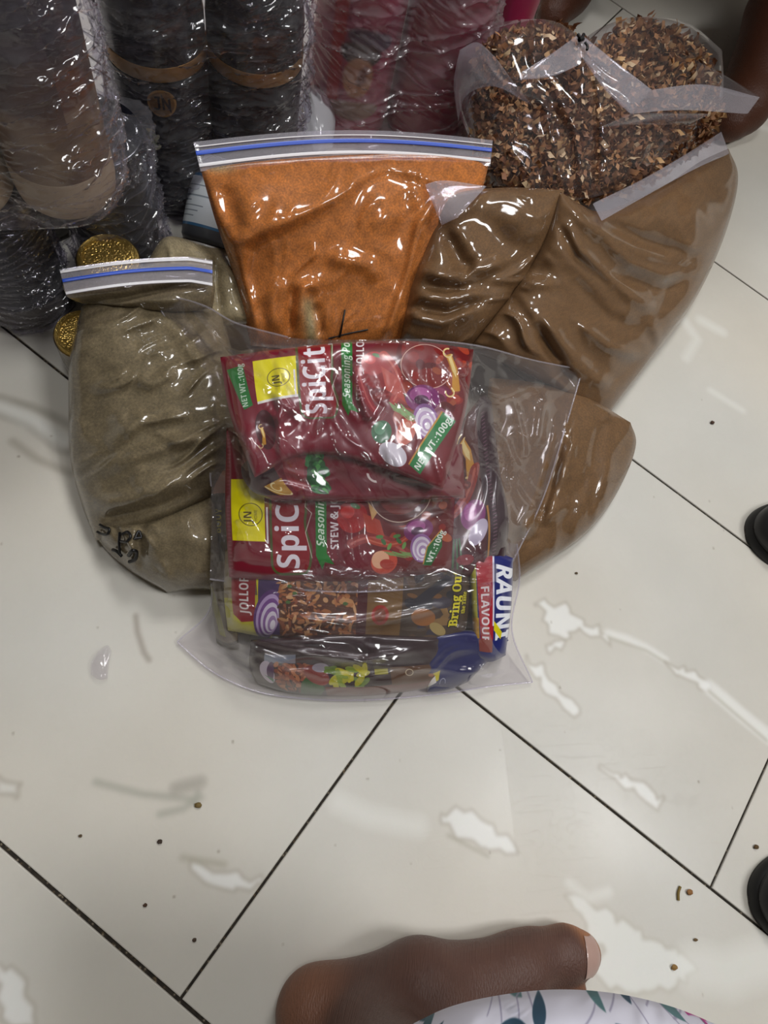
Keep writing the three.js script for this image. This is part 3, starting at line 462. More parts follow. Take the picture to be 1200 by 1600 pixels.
// ---------------------------------------------------------------- orange powder in a zip bag
{
  const bag = thing('orange_zip_bag', 'clear zip bag full of bright orange powder with a blue zip line', 'zip bag', at(515, 500, 0));
  const hT = 0.155, om = powderMat([176, 104, 42], 0.22, 0.12);
  const folds = [
    { p: [[400, 520], [378, 430], [378, 385], [395, 365], [450, 345], [520, 310], [570, 272], [605, 258], [650, 268], [690, 285]], w: 12, w2: 30, a: 0.0085, flat: 1 },
    { p: [[690, 300], [655, 350], [640, 420], [610, 510], [590, 540]], w: 8, a: 0.007 }, { p: [[345, 285], [362, 330], [385, 380]], w: 16, a: -0.006 }, { p: [[400, 290], [375, 350], [380, 390]], w: 18, a: 0.006 },
    { p: [[500, 400], [540, 405], [580, 415], [592, 445]], w: 14, a: 0.006 }, { p: [[440, 430], [425, 470], [430, 530]], w: 12, a: 0.006 }, { p: [[500, 440], [475, 450], [468, 520]], w: 10, a: 0.006 }, { p: [[455, 440], [452, 530]], w: 8, a: -0.006 }, { p: [[490, 470], [505, 530]], w: 9, a: -0.005 },
    { p: [[610, 280], [600, 350], [585, 420]], w: 30, a: 0.006 }, { p: [[620, 300], [640, 330], [600, 400]], w: 16, a: -0.004 }, { p: [[320, 262], [330, 320], [360, 390]], w: 12, a: 0.004 },
  ];
  pillow('bag_body', { top: [[313, 262, hT - 0.012], [400, 252, hT - 0.01], [540, 242, hT - 0.01], [650, 240, hT - 0.01], [766, 246, hT - 0.012]], right: [[766, 246, hT - 0.012], [752, 300, 0.135], [700, 420, 0.1], [640, 545, 0.06]], bottom: [[392, 540, 0.06], [520, 550, 0.06], [640, 545, 0.06]], left: [[313, 262, hT - 0.012], [335, 340, 0.13], [365, 430, 0.095], [392, 540, 0.06]],
    T: 0.026, B: 0.05, folds, wrinkle: { a: 0.0022, l: 140, w: 40, dir: 1.9, s: 3 }, nu: 110, nv: 80, p: 5, q: 0.55,
    tint: (x, y) => { const a = Math.exp(-(((x - 482 - (y - 480) * 0.1) / 10) ** 2)) * smooth(455, 480, y), b = Math.exp(-(((x - 340 - (y - 260) * 0.3) / 26) ** 2 + ((y - 262) / 8) ** 2)); const k = clamp(a + b * 0.8); return [lerp(1, 0.8, k), lerp(1, 1.9, k), lerp(1, 5.5, k)]; } }, om, bag);
  const rows = (f, n, x0, x1) => f.map((fn) => Array.from({ length: n + 1 }, (_, i) => { const t = i / n; return at(...fn(t)); }));
  const yTop = (t) => 222 - 16 * Math.sin(Math.PI * Math.min(1, t * 0.95)) * 1.1 - 6 * t + 4 * t * t, xT = (t) => lerp(302, 770, t), xB = (t) => lerp(313, 766, t);
  const line = (off) => (t) => [lerp(xT(t), xB(t), off / 44), yTop(t) + off * (1 - 0.12 * t) + 2 * t, hT - off * 0.00022];
  const header = put('zip_header', ribbon(rows([line(0), line(11), line(22), line(33), line(46)], 40), 0.0007), milky, bag);
  put('zip_track', ribbon(rows([line(14), line(20.5)], 40).map((r) => r.map((p) => p.addScaledVector(EYE.clone().sub(p).normalize(), 0.0012))), 0.001), blueTrack, header, 'blue zip line');
  put('zip_track', ribbon(rows([line(34), line(39)], 40).map((r) => r.map((p) => p.addScaledVector(EYE.clone().sub(p).normalize(), 0.001))), 0.0008), whiteTrack, header, 'white zip line');
  put('zip_track', ribbon(rows([line(7), line(9)], 40).map((r) => r.map((p) => p.addScaledVector(EYE.clone().sub(p).normalize(), 0.001))), 0.0008), whiteTrack, header, 'white zip line');
  put('handwriting', mergeGeometries([strokeGeo([[539, 484], [535, 505], [531, 527]], 0.0008, 0.0008), strokeGeo([[513, 529], [545, 521], [575, 515]], 0.0007, 0.0008)]), inkM, bag, 'black marker strokes on the orange bag');
  // bright orange lump marks where the powder clings to the film
}

// ---------------------------------------------------------------- brown powder bags at the right
const brownM = powderMat([108, 78, 46], 0.16, 0.07);
{
  const bag = thing('brown_powder_bag', 'big bag of brown powder with two bulging lobes and clear upper corners', 'powder bag', at(890, 600, 0));
  pillow('bag_lobe', { top: [[685, 312, 0.14], [720, 300, 0.148], [790, 293, 0.152], [882, 297, 0.158]], right: [[882, 297, 0.158], [850, 400, 0.118], [735, 545, 0.075]], bottom: [[624, 535, 0.075], [680, 545, 0.075], [735, 545, 0.075]], left: [[685, 312, 0.14], [662, 390, 0.118], [640, 450, 0.1], [624, 535, 0.075]],
    T: 0.03, B: 0.05, nu: 80, nv: 80, q: 0.55, wrinkle: { a: 0.004, l: 160, w: 34, dir: -0.35, s: 2 }, tint: tintOne,
    folds: [{ p: [[690, 350], [720, 410], [740, 425]], w: 14, a: -0.012 }, { p: [[645, 420], [700, 432], [760, 420], [800, 400]], w: 11, a: 0.007 }, { p: [[640, 460], [700, 470], [760, 450]], w: 10, a: 0.006 }, { p: [[632, 492], [690, 505], [750, 480]], w: 9, a: 0.006 }, { p: [[655, 445], [720, 452], [780, 430]], w: 8, a: -0.006 }, { p: [[640, 480], [700, 489], [760, 468]], w: 7, a: -0.005 }, { p: [[700, 330], [760, 350], [810, 400]], w: 24, a: -0.006 }] }, brownM, bag);
  pillow('bag_lobe', { top: [[876, 300, 0.16], [905, 318, 0.15], [935, 330, 0.135], [1040, 288, 0.1], [1095, 252, 0.09], [1138, 232, 0.085]], right: [[1138, 232, 0.085], [1153, 272, 0.065], [1135, 360, 0.04], [1085, 470, 0.022], [1030, 545, 0.018], [945, 655, 0.02]], bottom: [[728, 545, 0.075], [800, 575, 0.07], [880, 615, 0.05], [945, 655, 0.02]], left: [[876, 300, 0.16], [835, 400, 0.12], [780, 480, 0.095], [728, 545, 0.075]],
    T: 0.045, B: 0.09, nu: 110, nv: 110, q: 0.55, wrinkle: { a: 0.0045, l: 190, w: 40, dir: 0.75, s: 6 }, tint: tintOne,
    folds: [{ p: [[885, 305], [920, 350], [990, 390], [1060, 410]], w: 13, a: 0.01 }, { p: [[880, 360], [930, 420], [1000, 470], [1040, 490]], w: 12, a: 0.008 }, { p: [[870, 345], [900, 400], [960, 450]], w: 8, a: -0.008 }, { p: [[840, 480], [880, 540], [930, 590], [960, 600]], w: 12, a: 0.009 }, { p: [[830, 500], [870, 560], [900, 610]], w: 9, a: -0.01 }, { p: [[890, 430], [950, 500], [1010, 520]], w: 12, a: -0.007 }, { p: [[860, 390], [800, 440], [745, 530]], w: 10, a: 0.008 }, { p: [[940, 345], [1000, 375], [1080, 400]], w: 12, a: -0.011 }, { p: [[935, 370], [985, 410], [1040, 430], [1090, 425]], w: 9, a: 0.009 }, { p: [[900, 500], [950, 540], [1010, 560]], w: 9, a: 0.008 }, { p: [[780, 460], [830, 440], [870, 445]], w: 10, a: 0.006 }, { p: [[1000, 330], [1060, 345], [1100, 330]], w: 22, a: 0.011 }, { p: [[1095, 300], [1090, 350], [1070, 410]], w: 24, a: 0.01 }, { p: [[950, 420], [1020, 450], [1060, 450]], w: 9, a: -0.008 }, { p: [[1000, 500], [1040, 470], [1080, 400]], w: 14, a: -0.006 }, { p: [[900, 560], [960, 590], [1020, 540]], w: 22, a: -0.006 }] }, brownM, bag);
  pillow('clear_corner', { top: [[664, 288, 0.158], [690, 282, 0.16], [760, 291, 0.16]], right: [[760, 291, 0.16], [715, 340, 0.162]], bottom: [[690, 352, 0.15], [715, 340, 0.162]], left: [[664, 288, 0.158], [690, 352, 0.15]], T: 0.003, B: 0.002, wrinkle: { a: 0.002, l: 70, w: 18, dir: 0.5 }, nu: 24, nv: 20, silent: true }, milky, bag);
  pillow('clear_edge', { top: [[926, 318, 0.148], [1000, 282, 0.122], [1065, 245, 0.108], [1127, 206, 0.098]], right: [[1127, 206, 0.098], [1140, 240, 0.092]], bottom: [[940, 345, 0.155], [1020, 300, 0.13], [1090, 262, 0.11], [1140, 240, 0.092]], left: [[926, 318, 0.148], [940, 345, 0.155]], T: 0.004, B: 0.002, wrinkle: { a: 0.003, l: 60, w: 22, dir: 0.9 }, nu: 40, nv: 16, silent: true }, milky, bag);
}
{
  const bag = thing('brown_powder_bag', 'smaller brown powder bag on the floor with a pointed corner, right of the red pouches', 'powder bag', at(880, 780, 0));
  pillow('bag_body', { top: [[765, 590, 0.062], [850, 600, 0.06], [925, 625, 0.05], [985, 660, 0.035]], right: [[985, 660, 0.035], [994, 690, 0.02], [972, 755, 0.012], [920, 830, 0.008], [805, 908, 0.006]], bottom: [[740, 890, 0.02], [770, 905, 0.01], [805, 908, 0.006]], left: [[765, 590, 0.062], [745, 760, 0.045], [740, 890, 0.02]],
    T: 0.03, B: 0.06, nu: 70, nv: 80, q: 0.6, wrinkle: { a: 0.0035, l: 180, w: 32, dir: 1.75, s: 11 }, tint: tintOne,
    folds: [{ p: [[905, 660], [880, 740], [850, 830]], w: 12, a: 0.007 }, { p: [[890, 660], [865, 740], [835, 840]], w: 9, a: -0.008 }, { p: [[945, 640], [925, 720], [900, 790]], w: 10, a: -0.006 }, { p: [[860, 690], [840, 780], [810, 850]], w: 11, a: 0.006 }, { p: [[800, 835], [850, 810], [900, 780]], w: 10, a: 0.004 }] }, brownM, bag);
}

// ---------------------------------------------------------------- olive powder bags at the left
const beigeM = powderMat([150, 136, 106], 0.18, 0.08);
const oliveM = powderMat([114, 101, 76], 0.2, 0.09);
{
  const rear = thing('beige_powder_bag', 'beige powder bag tucked behind the zip strip of the olive bag', 'powder bag', at(320, 480, 0));
  pillow('bag_body', { top: [[228, 412, 0.075], [258, 371, 0.09], [300, 376, 0.094], [342, 388, 0.092]], right: [[342, 388, 0.092], [372, 430, 0.085], [398, 505, 0.075]], bottom: [[240, 500, 0.05], [320, 510, 0.05], [398, 505, 0.05]], left: [[228, 412, 0.06], [240, 500, 0.05]], T: 0.022, B: 0.05, folds: [{ p: [[338, 395], [336, 440], [345, 500]], w: 9, a: -0.009 }, { p: [[350, 405], [375, 450]], w: 12, a: 0.005 }], wrinkle: { a: 0.002, l: 90, w: 30, dir: 1, s: 5 }, tint: tintOne, nu: 50, nv: 40 }, beigeM, rear);
  const bag = thing('olive_zip_bag', 'wrinkled zip bag of olive brown powder with a white zip strip and black handwriting', 'zip bag', at(230, 700, 0));
  pillow('bag_body', { top: [[128, 478, 0.085], [180, 462, 0.085], [260, 462, 0.078], [345, 478, 0.075]], right: [[345, 478, 0.075], [372, 600, 0.075], [368, 700, 0.065], [345, 775, 0.05]], bottom: [[150, 845, 0.015], [195, 835, 0.03], [240, 818, 0.042], [345, 775, 0.05]], left: [[128, 478, 0.085], [109, 560, 0.062], [107, 640, 0.038], [110, 720, 0.02], [128, 790, 0.012], [150, 845, 0.015]],
    T: 0.04, B: 0.07, nu: 90, nv: 110, q: 0.55, wrinkle: { a: 0.0042, l: 170, w: 36, dir: -0.5, s: 14 }, tint: tintOne,
    folds: [{ p: [[160, 700], [220, 660], [300, 640]], w: 14, a: 0.006 }, { p: [[150, 740], [230, 705], [320, 680]], w: 12, a: 0.007 }, { p: [[260, 690], [290, 690], [330, 680]], w: 9, a: 0.006 }, { p: [[175, 640], [200, 670], [230, 640]], w: 12, a: 0.005 }, { p: [[140, 790], [210, 780], [330, 735]], w: 12, a: 0.008 }, { p: [[150, 815], [210, 800], [300, 770]], w: 9, a: -0.009 }, { p: [[200, 530], [250, 520], [290, 560]], w: 16, a: -0.007 }, { p: [[230, 560], [290, 545], [320, 570]], w: 10, a: 0.006 }, { p: [[210, 590], [235, 600], [280, 580]], w: 10, a: 0.005 }, { p: [[150, 500], [140, 600], [150, 700]], w: 26, a: -0.006 }] }, oliveM, bag);
  pillow('bag_lobe', { top: [[135, 800, 0.014], [190, 815, 0.035], [240, 812, 0.05], [345, 765, 0.05]], right: [[345, 765, 0.05], [350, 850, 0.035], [345, 922, 0.012]], bottom: [[262, 926, 0.004], [300, 922, 0.006], [345, 922, 0.012]], left: [[135, 800, 0.014], [158, 850, 0.006], [205, 893, 0.004], [262, 926, 0.004]],
    T: 0.03, B: 0.05, nu: 70, nv: 60, q: 0.6, tint: tintOne, wrinkle: { a: 0.003, l: 90, w: 26, dir: 1.2, s: 17 }, folds: [{ p: [[225, 800], [216, 850], [225, 900]], w: 9, a: -0.009 }, { p: [[200, 800], [212, 830], [208, 870]], w: 9, a: 0.006 }, { p: [[270, 800], [300, 840], [340, 850]], w: 20, a: 0.006 }, { p: [[245, 895], [262, 905], [250, 870]], w: 9, a: 0.005 }, { p: [[180, 810], [190, 850]], w: 8, a: -0.005 }] }, oliveM, bag);
  pillow('folded_top', { top: [[97, 445, 0.104], [180, 425, 0.112], [260, 412, 0.116], [330, 415, 0.116]], right: [[330, 415, 0.116], [336, 450, 0.11], [332, 482, 0.1]], bottom: [[128, 474, 0.088], [200, 482, 0.092], [270, 488, 0.095], [332, 482, 0.1]], left: [[97, 445, 0.104], [106, 464, 0.098], [128, 474, 0.088]], T: 0.012, B: 0.022, nu: 60, nv: 24, tint: tintOne, folds: [{ p: [[125, 474], [200, 464], [270, 448], [330, 438]], w: 6, a: -0.008, flat: 1 }, { p: [[150, 480], [230, 470], [300, 470]], w: 5, a: 0.003 }], wrinkle: { a: 0.0012, l: 90, w: 14, dir: -0.1 } }, oliveM, bag);
  const yT = (t) => 421 - 20 * t - 6 * Math.sin(t * 3.1), xx = (t, o) => lerp(93 + o * 0.26, 332, t);
  const ln = (o) => (t) => [xx(t, o), yT(t) + o * (1 + 0.02 * t) + (t > 0.85 ? (t - 0.85) * 40 : 0), 0.129 - o * 0.00012];
  const rows = (f) => f.map((fn) => Array.from({ length: 37 }, (_, i) => at(...fn(i / 36))));
  const up = (r, k) => r.map((q) => q.map((p) => p.addScaledVector(EYE.clone().sub(p).normalize(), k)));
  const header = put('zip_header', ribbon(rows([ln(0), ln(10), ln(20), ln(30), ln(40)]), 0.0007), milky, bag);
  put('zip_track', ribbon(up(rows([ln(15), ln(20)]), 0.0012), 0.001), blueTrack, header, 'blue zip line');
  put('zip_track', ribbon(up(rows([ln(2), ln(6)]), 0.001), 0.0008), whiteTrack, header, 'white zip line');
  put('zip_track', ribbon(up(rows([ln(35), ln(39)]), 0.001), 0.0008), whiteTrack, header, 'white zip line');
  const S = (p, r = 0.0011) => strokeGeo(p, r, 0.0012);
  put('handwriting', mergeGeometries([S([[156, 820], [163, 824], [171, 827], [168, 834], [158, 834], [152, 831]]), S([[187, 832], [186, 848], [187, 864]]), S([[190, 835], [199, 831], [204, 838], [198, 846], [189, 846]]), S([[210, 843], [217, 830], [221, 839]]), S([[211, 841], [221, 840]]), S([[176, 859], [183, 862], [190, 869]], 0.0014), S([[201, 868], [208, 860], [213, 862], [211, 874], [202, 878]], 0.0015)]), inkM, bag, 'black marker letters on the olive bag');
}

// ---------------------------------------------------------------- seasoning pouches: printed films, drawn flat
function art(x0, y0, x1, y1, draw, k = 3) { return canvasTex(Math.round((x1 - x0) * k), Math.round((y1 - y0) * k), (c) => { c.scale(k, k); c.translate(-x0, -y0); draw(c); }); }
const up = (c, s, x, y, font, fill, stroke, lw = 1) => { c.save(); c.translate(x, y); c.rotate(-Math.PI / 2); c.font = font; if (stroke) { c.lineWidth = lw; c.strokeStyle = stroke; c.lineJoin = 'round'; c.strokeText(s, 0, 0); } c.fillStyle = fill; c.fillText(s, 0, 0); c.restore(); };
const down = (c, s, x, y, font, fill, stroke, lw = 1) => { c.save(); c.translate(x, y); c.rotate(Math.PI / 2); c.font = font; if (stroke) { c.lineWidth = lw; c.strokeStyle = stroke; c.lineJoin = 'round'; c.strokeText(s, 0, 0); } c.fillStyle = fill; c.fillText(s, 0, 0); c.restore(); };
const oval = (c, x, y, a, b, r, f, s, lw = 1) => { c.beginPath(); c.ellipse(x, y, a, b, r || 0, 0, 7); if (f) { c.fillStyle = f; c.fill(); } if (s) { c.strokeStyle = s; c.lineWidth = lw; c.stroke(); } };
const poly = (c, pts, f) => { c.beginPath(); pts.forEach((p, i) => (i ? c.lineTo(...p) : c.moveTo(...p))); c.closePath(); c.fillStyle = f; c.fill(); };
function onion(c, x, y, s, r = 0) {
  c.save(); c.translate(x, y); c.rotate(r); c.scale(s, s);
oval(c, -2, -14, 21, 17, -0.3, '#7c2468'); oval(c, -6, -18, 13, 9, -0.3, '#b05a9c'); oval(c, -3, -12, 9, 6, -0.3, '#52184a');
  for (let k = 0; k < 6; k++) oval(c, 9 + k * 0.7, 12 + k * 0.9, 16 - k * 2.5, 22 - k * 3.5, -0.45, ['#9a6aa6', '#e6dcea', '#c3a9cc', '#eee6f0', '#b497c0', '#f2ecf2'][k]);
  c.restore();
}
function chilli(c, pts, w, f) { c.beginPath(); c.moveTo(...pts[0]); c.quadraticCurveTo(...pts[1], ...pts[2]); c.lineWidth = w; c.lineCap = 'round'; c.strokeStyle = f; c.stroke(); c.lineWidth = w * 0.25; c.strokeStyle = 'rgba(255,190,160,0.35)'; c.stroke(); c.lineCap = 'butt'; }
function tomato(c, x, y, r) { oval(c, x, y, r, r * 1.05, 0, '#a81c20'); oval(c, x - r * 0.3, y - r * 0.3, r * 0.45, r * 0.4, 0, '#cf3a36'); oval(c, x + r * 0.2, y - r * 0.7, r * 0.35, r * 0.16, 0.4, '#3d7a34'); }
function swirl(c, x, y, s, r) {               // gold ribbon ornament
  c.save(); c.translate(x, y); c.rotate(r); c.scale(s, s); poly(c, [[-9, -34], [2, -36], [9, -6], [8, 34], [-8, 36], [-2, 0]], '#c98f2c'); poly(c, [[-5, -30], [1, -31], [6, -4], [4, 10], [-1, -4]], '#f0d890');
  c.strokeStyle = '#e6cf8e'; c.lineWidth = 3; c.beginPath(); c.arc(-4, -38, 8, 0.4, 5.2); c.stroke(); c.beginPath(); c.arc(-12, 36, 8, -1.2, 3.6); c.stroke(); c.restore();
}
function drawSpice(c, top) {
  const g = c.createLinearGradient(340, 0, 720, 0); g.addColorStop(0, '#7c1028'); g.addColorStop(0.45, '#6e0c22'); g.addColorStop(1, '#7a1420'); c.fillStyle = g; c.fillRect(200, 400, 700, 700);
  // food print
  poly(c, [[535, 760], [720, 640], [720, 910], [620, 900], [560, 840]], '#6c1418');
  for (let k = 0; k < 26; k++) oval(c, 590 + rnd() * 110, 740 + rnd() * 110, 5 + rnd() * 11, 4 + rnd() * 8, rnd() * 3, ['#8e1f18', '#a83a24', '#5c0f14', '#b65a34', '#7d2a1c'][k % 5]);
  oval(c, 624, 770, 46, 52, 0, '#5a1014'); oval(c, 624, 762, 38, 42, 0, '#7d1c1a'); c.strokeStyle = '#d9c6b4'; c.lineWidth = 1.6; c.beginPath(); c.arc(624, 768, 48, 0.1, 2.9); c.stroke();
  tomato(c, 549, 806, 24); chilli(c, [[548, 848], [590, 822], [640, 872]], 15, '#8e1c1c'); chilli(c, [[575, 842], [620, 862], [640, 836]], 9, '#b03a22');
  poly(c, [[565, 800], [592, 812], [600, 838], [572, 830]], '#b63a24'); poly(c, [[573, 782], [588, 800], [580, 812]], '#e0b070');
  for (let k = 0; k < 7; k++) oval(c, 590 + k * 8 + rnd() * 6, 838 + (k % 3) * 8, 6, 3, k, ['#4f8a3c', '#2f6a30', '#6da04e'][k % 3]);
  oval(c, 600, 878, 21, 19, 0, '#c8452c'); oval(c, 594, 874, 14, 14, 0, '#e8b08a'); oval(c, 605, 882, 12, 8, 0.3, '#b03020'); c.strokeStyle = '#7da35a'; for (let k = 0; k < 12; k++) { c.lineWidth = 1.4; c.beginPath(); c.moveTo(600 + k * 3, 862 + (k % 4) * 2); c.lineTo(632 + k * 1.5, 868 + k % 3 * 3); c.stroke(); }
  onion(c, 652, 846, 1.1, 0.2);
  // sticker
  if (!top) { c.fillStyle = '#f2e600'; c.fillRect(361, 745, 52, 100); }
  else { c.fillStyle = '#f2e600'; c.fillRect(352, 762, 72, 80); c.fillStyle = '#e8e6e0'; c.fillRect(352, 842, 72, 5); }
  oval(c, 391, 802, 18, 18, 0, null, '#6b5c10', 1.4); up(c, 'JN', 392, 815, 'bold 17px sans-serif', '#5d5010'); up(c, 'HOME', 401, 813, '6.5px sans-serif', '#6b5c10');
  c.fillStyle = '#e9e4e6'; c.fillRect(415, 790, 3, 58);
  // logo
  c.save(); c.lineWidth = 4; c.strokeStyle = '#4f5a2a'; c.fillStyle = '#8c1420'; c.beginPath(); c.moveTo(422, 620); c.lineTo(422, 880); c.quadraticCurveTo(424, 896, 440, 896); c.lineTo(474, 894); c.quadraticCurveTo(486, 888, 484, 850); c.quadraticCurveTo(472, 820, 477, 800); c.lineTo(477, 640); c.closePath(); c.fill(); c.stroke(); c.strokeStyle = '#c9c2b4'; c.lineWidth = 1.2; c.beginPath(); c.moveTo(480, 700); c.lineTo(476, 790); c.lineTo(486, 800); c.lineTo(476, 830); c.lineTo(486, 870); c.stroke(); c.restore();
  up(c, 'SpiCity', 466, 888, 'bold 50px sans-serif', '#efe9f0');
  // ribbon and line of text
  poly(c, [[491, 600], [509, 600], [509, 862], [521, 880], [506, 876], [502, 888], [492, 866]], '#1f7a2c');
  up(c, 'Seasoning Powder', 505, 853, 'italic bold 17px sans-serif', '#d8ead6');
  up(c, 'STEW & JOLLOF', 527, 857, 'bold 17px sans-serif', '#e6dfe0');
  if (!top) { poly(c, [[690, 833], [692, 862], [676, 892], [663, 890], [666, 864]], '#1f6a30'); c.strokeStyle = '#c99440'; c.lineWidth = 2; c.beginPath(); c.moveTo(690, 833); c.lineTo(668, 860); c.lineTo(663, 888); c.stroke(); c.save(); c.translate(676, 888); c.rotate(-1.2); c.font = 'bold 13px sans-serif'; c.fillStyle = '#e8f0e4'; c.fillText('WT.:100g', 0, 0); c.restore(); }
}
const pouchFilm = (map, o = {}) => phys({ map, roughness: 0.38, clearcoat: 0.7, clearcoatRoughness: 0.14, ...o });
const spiceBottom = pouchFilm(art(352, 660, 708, 906, (c) => { drawSpice(c, false); c.fillStyle = 'rgba(190,150,160,0.25)'; for (let k = 0; k < 40; k++) c.fillRect(354, 660 + k * 6.2, 5, 2); }));
const spiceTop = pouchFilm(art(345, 535, 740, 765, (c) => {
  c.save(); c.translate(42, -210); drawSpice(c, true); c.restore();
  poly(c, [[352, 560], [378, 556], [386, 636], [370, 640]], '#1f7a34'); up(c, 'NET WT.:100g', 378, 636, 'bold 13px sans-serif', '#cfe6d0');
  oval(c, 396, 690, 18, 40, 0.1, '#4a0a18'); swirl(c, 388, 700, 0.5, 0.2);
  poly(c, [[545, 600], [760, 560], [760, 780], [600, 740]], 'rgba(110,20,30,0.5)');
  tomato(c, 585, 575, 20); chilli(c, [[560, 585], [570, 640], [588, 660]], 12, '#8c1424'); chilli(c, [[600, 560], [640, 600], [620, 640]], 14, '#a82a20'); poly(c, [[596, 580], [626, 600], [640, 640], [606, 622]], '#b84030');
  oval(c, 668, 575, 40, 36, 0, '#7c1a18', '#d8b8a8', 1.2); for (let k = 0; k < 18; k++) oval(c, 640 + rnd() * 90, 560 + rnd() * 80, 5 + rnd() * 9, 4 + rnd() * 6, rnd() * 3, ['#8e1f18', '#a83a24', '#5c0f14', '#9c4a2c'][k % 4]);
  onion(c, 668, 648, 1.35, 0.1); oval(c, 648, 690, 16, 26, 0.3, '#c8604c'); oval(c, 645, 690, 9, 18, 0.3, '#dc9a86'); oval(c, 604, 700, 18, 22, 0.3, '#2f6a44'); oval(c, 600, 694, 10, 12, 0, '#54906a'); oval(c, 630, 735, 28, 20, 0.2, '#d8d2dc');
  c.strokeStyle = '#88b070'; for (let k = 0; k < 14; k++) { c.lineWidth = 1.6; c.beginPath(); c.moveTo(612 + k * 2, 644 + (k % 5) * 3); c.lineTo(648 + k, 662 + k % 3 * 4); c.stroke(); }
  swirl(c, 712, 578, 0.85, -0.25);
  c.save(); c.translate(684, 750); c.rotate(-1.2); c.fillStyle = '#1f8040'; c.fillRect(-2, -20, 108, 26); c.fillStyle = '#c99440'; c.fillRect(-2, -23, 108, 3); c.font = 'bold 16px sans-serif'; c.fillStyle = '#eef4ea'; c.fillText('NET WT.:100g', 0, 0); c.restore();
}));
const spiceMiddle = pouchFilm(art(375, 690, 730, 785, (c) => {
  c.fillStyle = '#701024'; c.fillRect(300, 600, 500, 300); oval(c, 400, 745, 34, 42, 0, '#350c18'); poly(c, [[400, 748], [436, 735], [438, 760], [426, 772], [410, 768]], '#b98a34'); c.strokeStyle = '#ead9a2'; c.lineWidth = 2.4; c.beginPath(); c.moveTo(402, 748); c.quadraticCurveTo(424, 778, 436, 762); c.stroke(); c.beginPath(); c.arc(419, 750, 7, 0, 5); c.stroke();
  for (let k = 0; k < 40; k++) oval(c, 484 + rnd() * 26 - k * 0.2, 705 + k * 1.5, 6 + rnd() * 4, 4 + rnd() * 4, rnd() * 3, ['#1c5a2c', '#2f7a3c', '#4f9a4c', '#174a24'][k % 4]);
  poly(c, [[440, 700], [478, 712], [470, 752], [446, 760]], '#8a2c34'); c.strokeStyle = '#e8dcd6'; c.lineWidth = 4; c.beginPath(); c.arc(586, 738, 11, 1.6, 3.4); c.stroke(); chilli(c, [[620, 745], [670, 765], [700, 740]], 16, '#5a1018'); c.fillStyle = 'rgba(120,30,44,0.9)'; c.fillRect(380, 768, 400, 14);
}));
const spiceSide = pouchFilm(art(690, 615, 796, 905, (c) => {
  c.fillStyle = '#47101c'; c.fillRect(600, 500, 300, 500); c.fillStyle = '#2c0a1c'; c.fillRect(762, 500, 60, 500); swirl(c, 738, 690, 1.15, -0.2); chilli(c, [[710, 780], [740, 760], [752, 720]], 20, '#8e2018'); chilli(c, [[705, 740], [720, 720], [738, 740]], 12, '#6a1418');
  oval(c, 742, 795, 20, 26, 0, '#7d2a6e'); oval(c, 738, 788, 10, 16, 0, '#a04a90'); oval(c, 748, 828, 14, 22, 0.4, '#b9aec4'); c.strokeStyle = '#3a6a40'; c.lineWidth = 3; for (let k = 0; k < 4; k++) { c.beginPath(); c.moveTo(706 + k * 4, 830); c.lineTo(700 + k * 8, 890); c.stroke(); }
  oval(c, 728, 872, 14, 10, 0, '#8a2430'); c.fillStyle = '#a8742c'; c.fillRect(764, 790, 3, 90); c.fillStyle = '#6a4a5a'; for (let k = 0; k < 40; k++) c.fillRect(772, 640 + k * 6, 6, 1.6);
}));
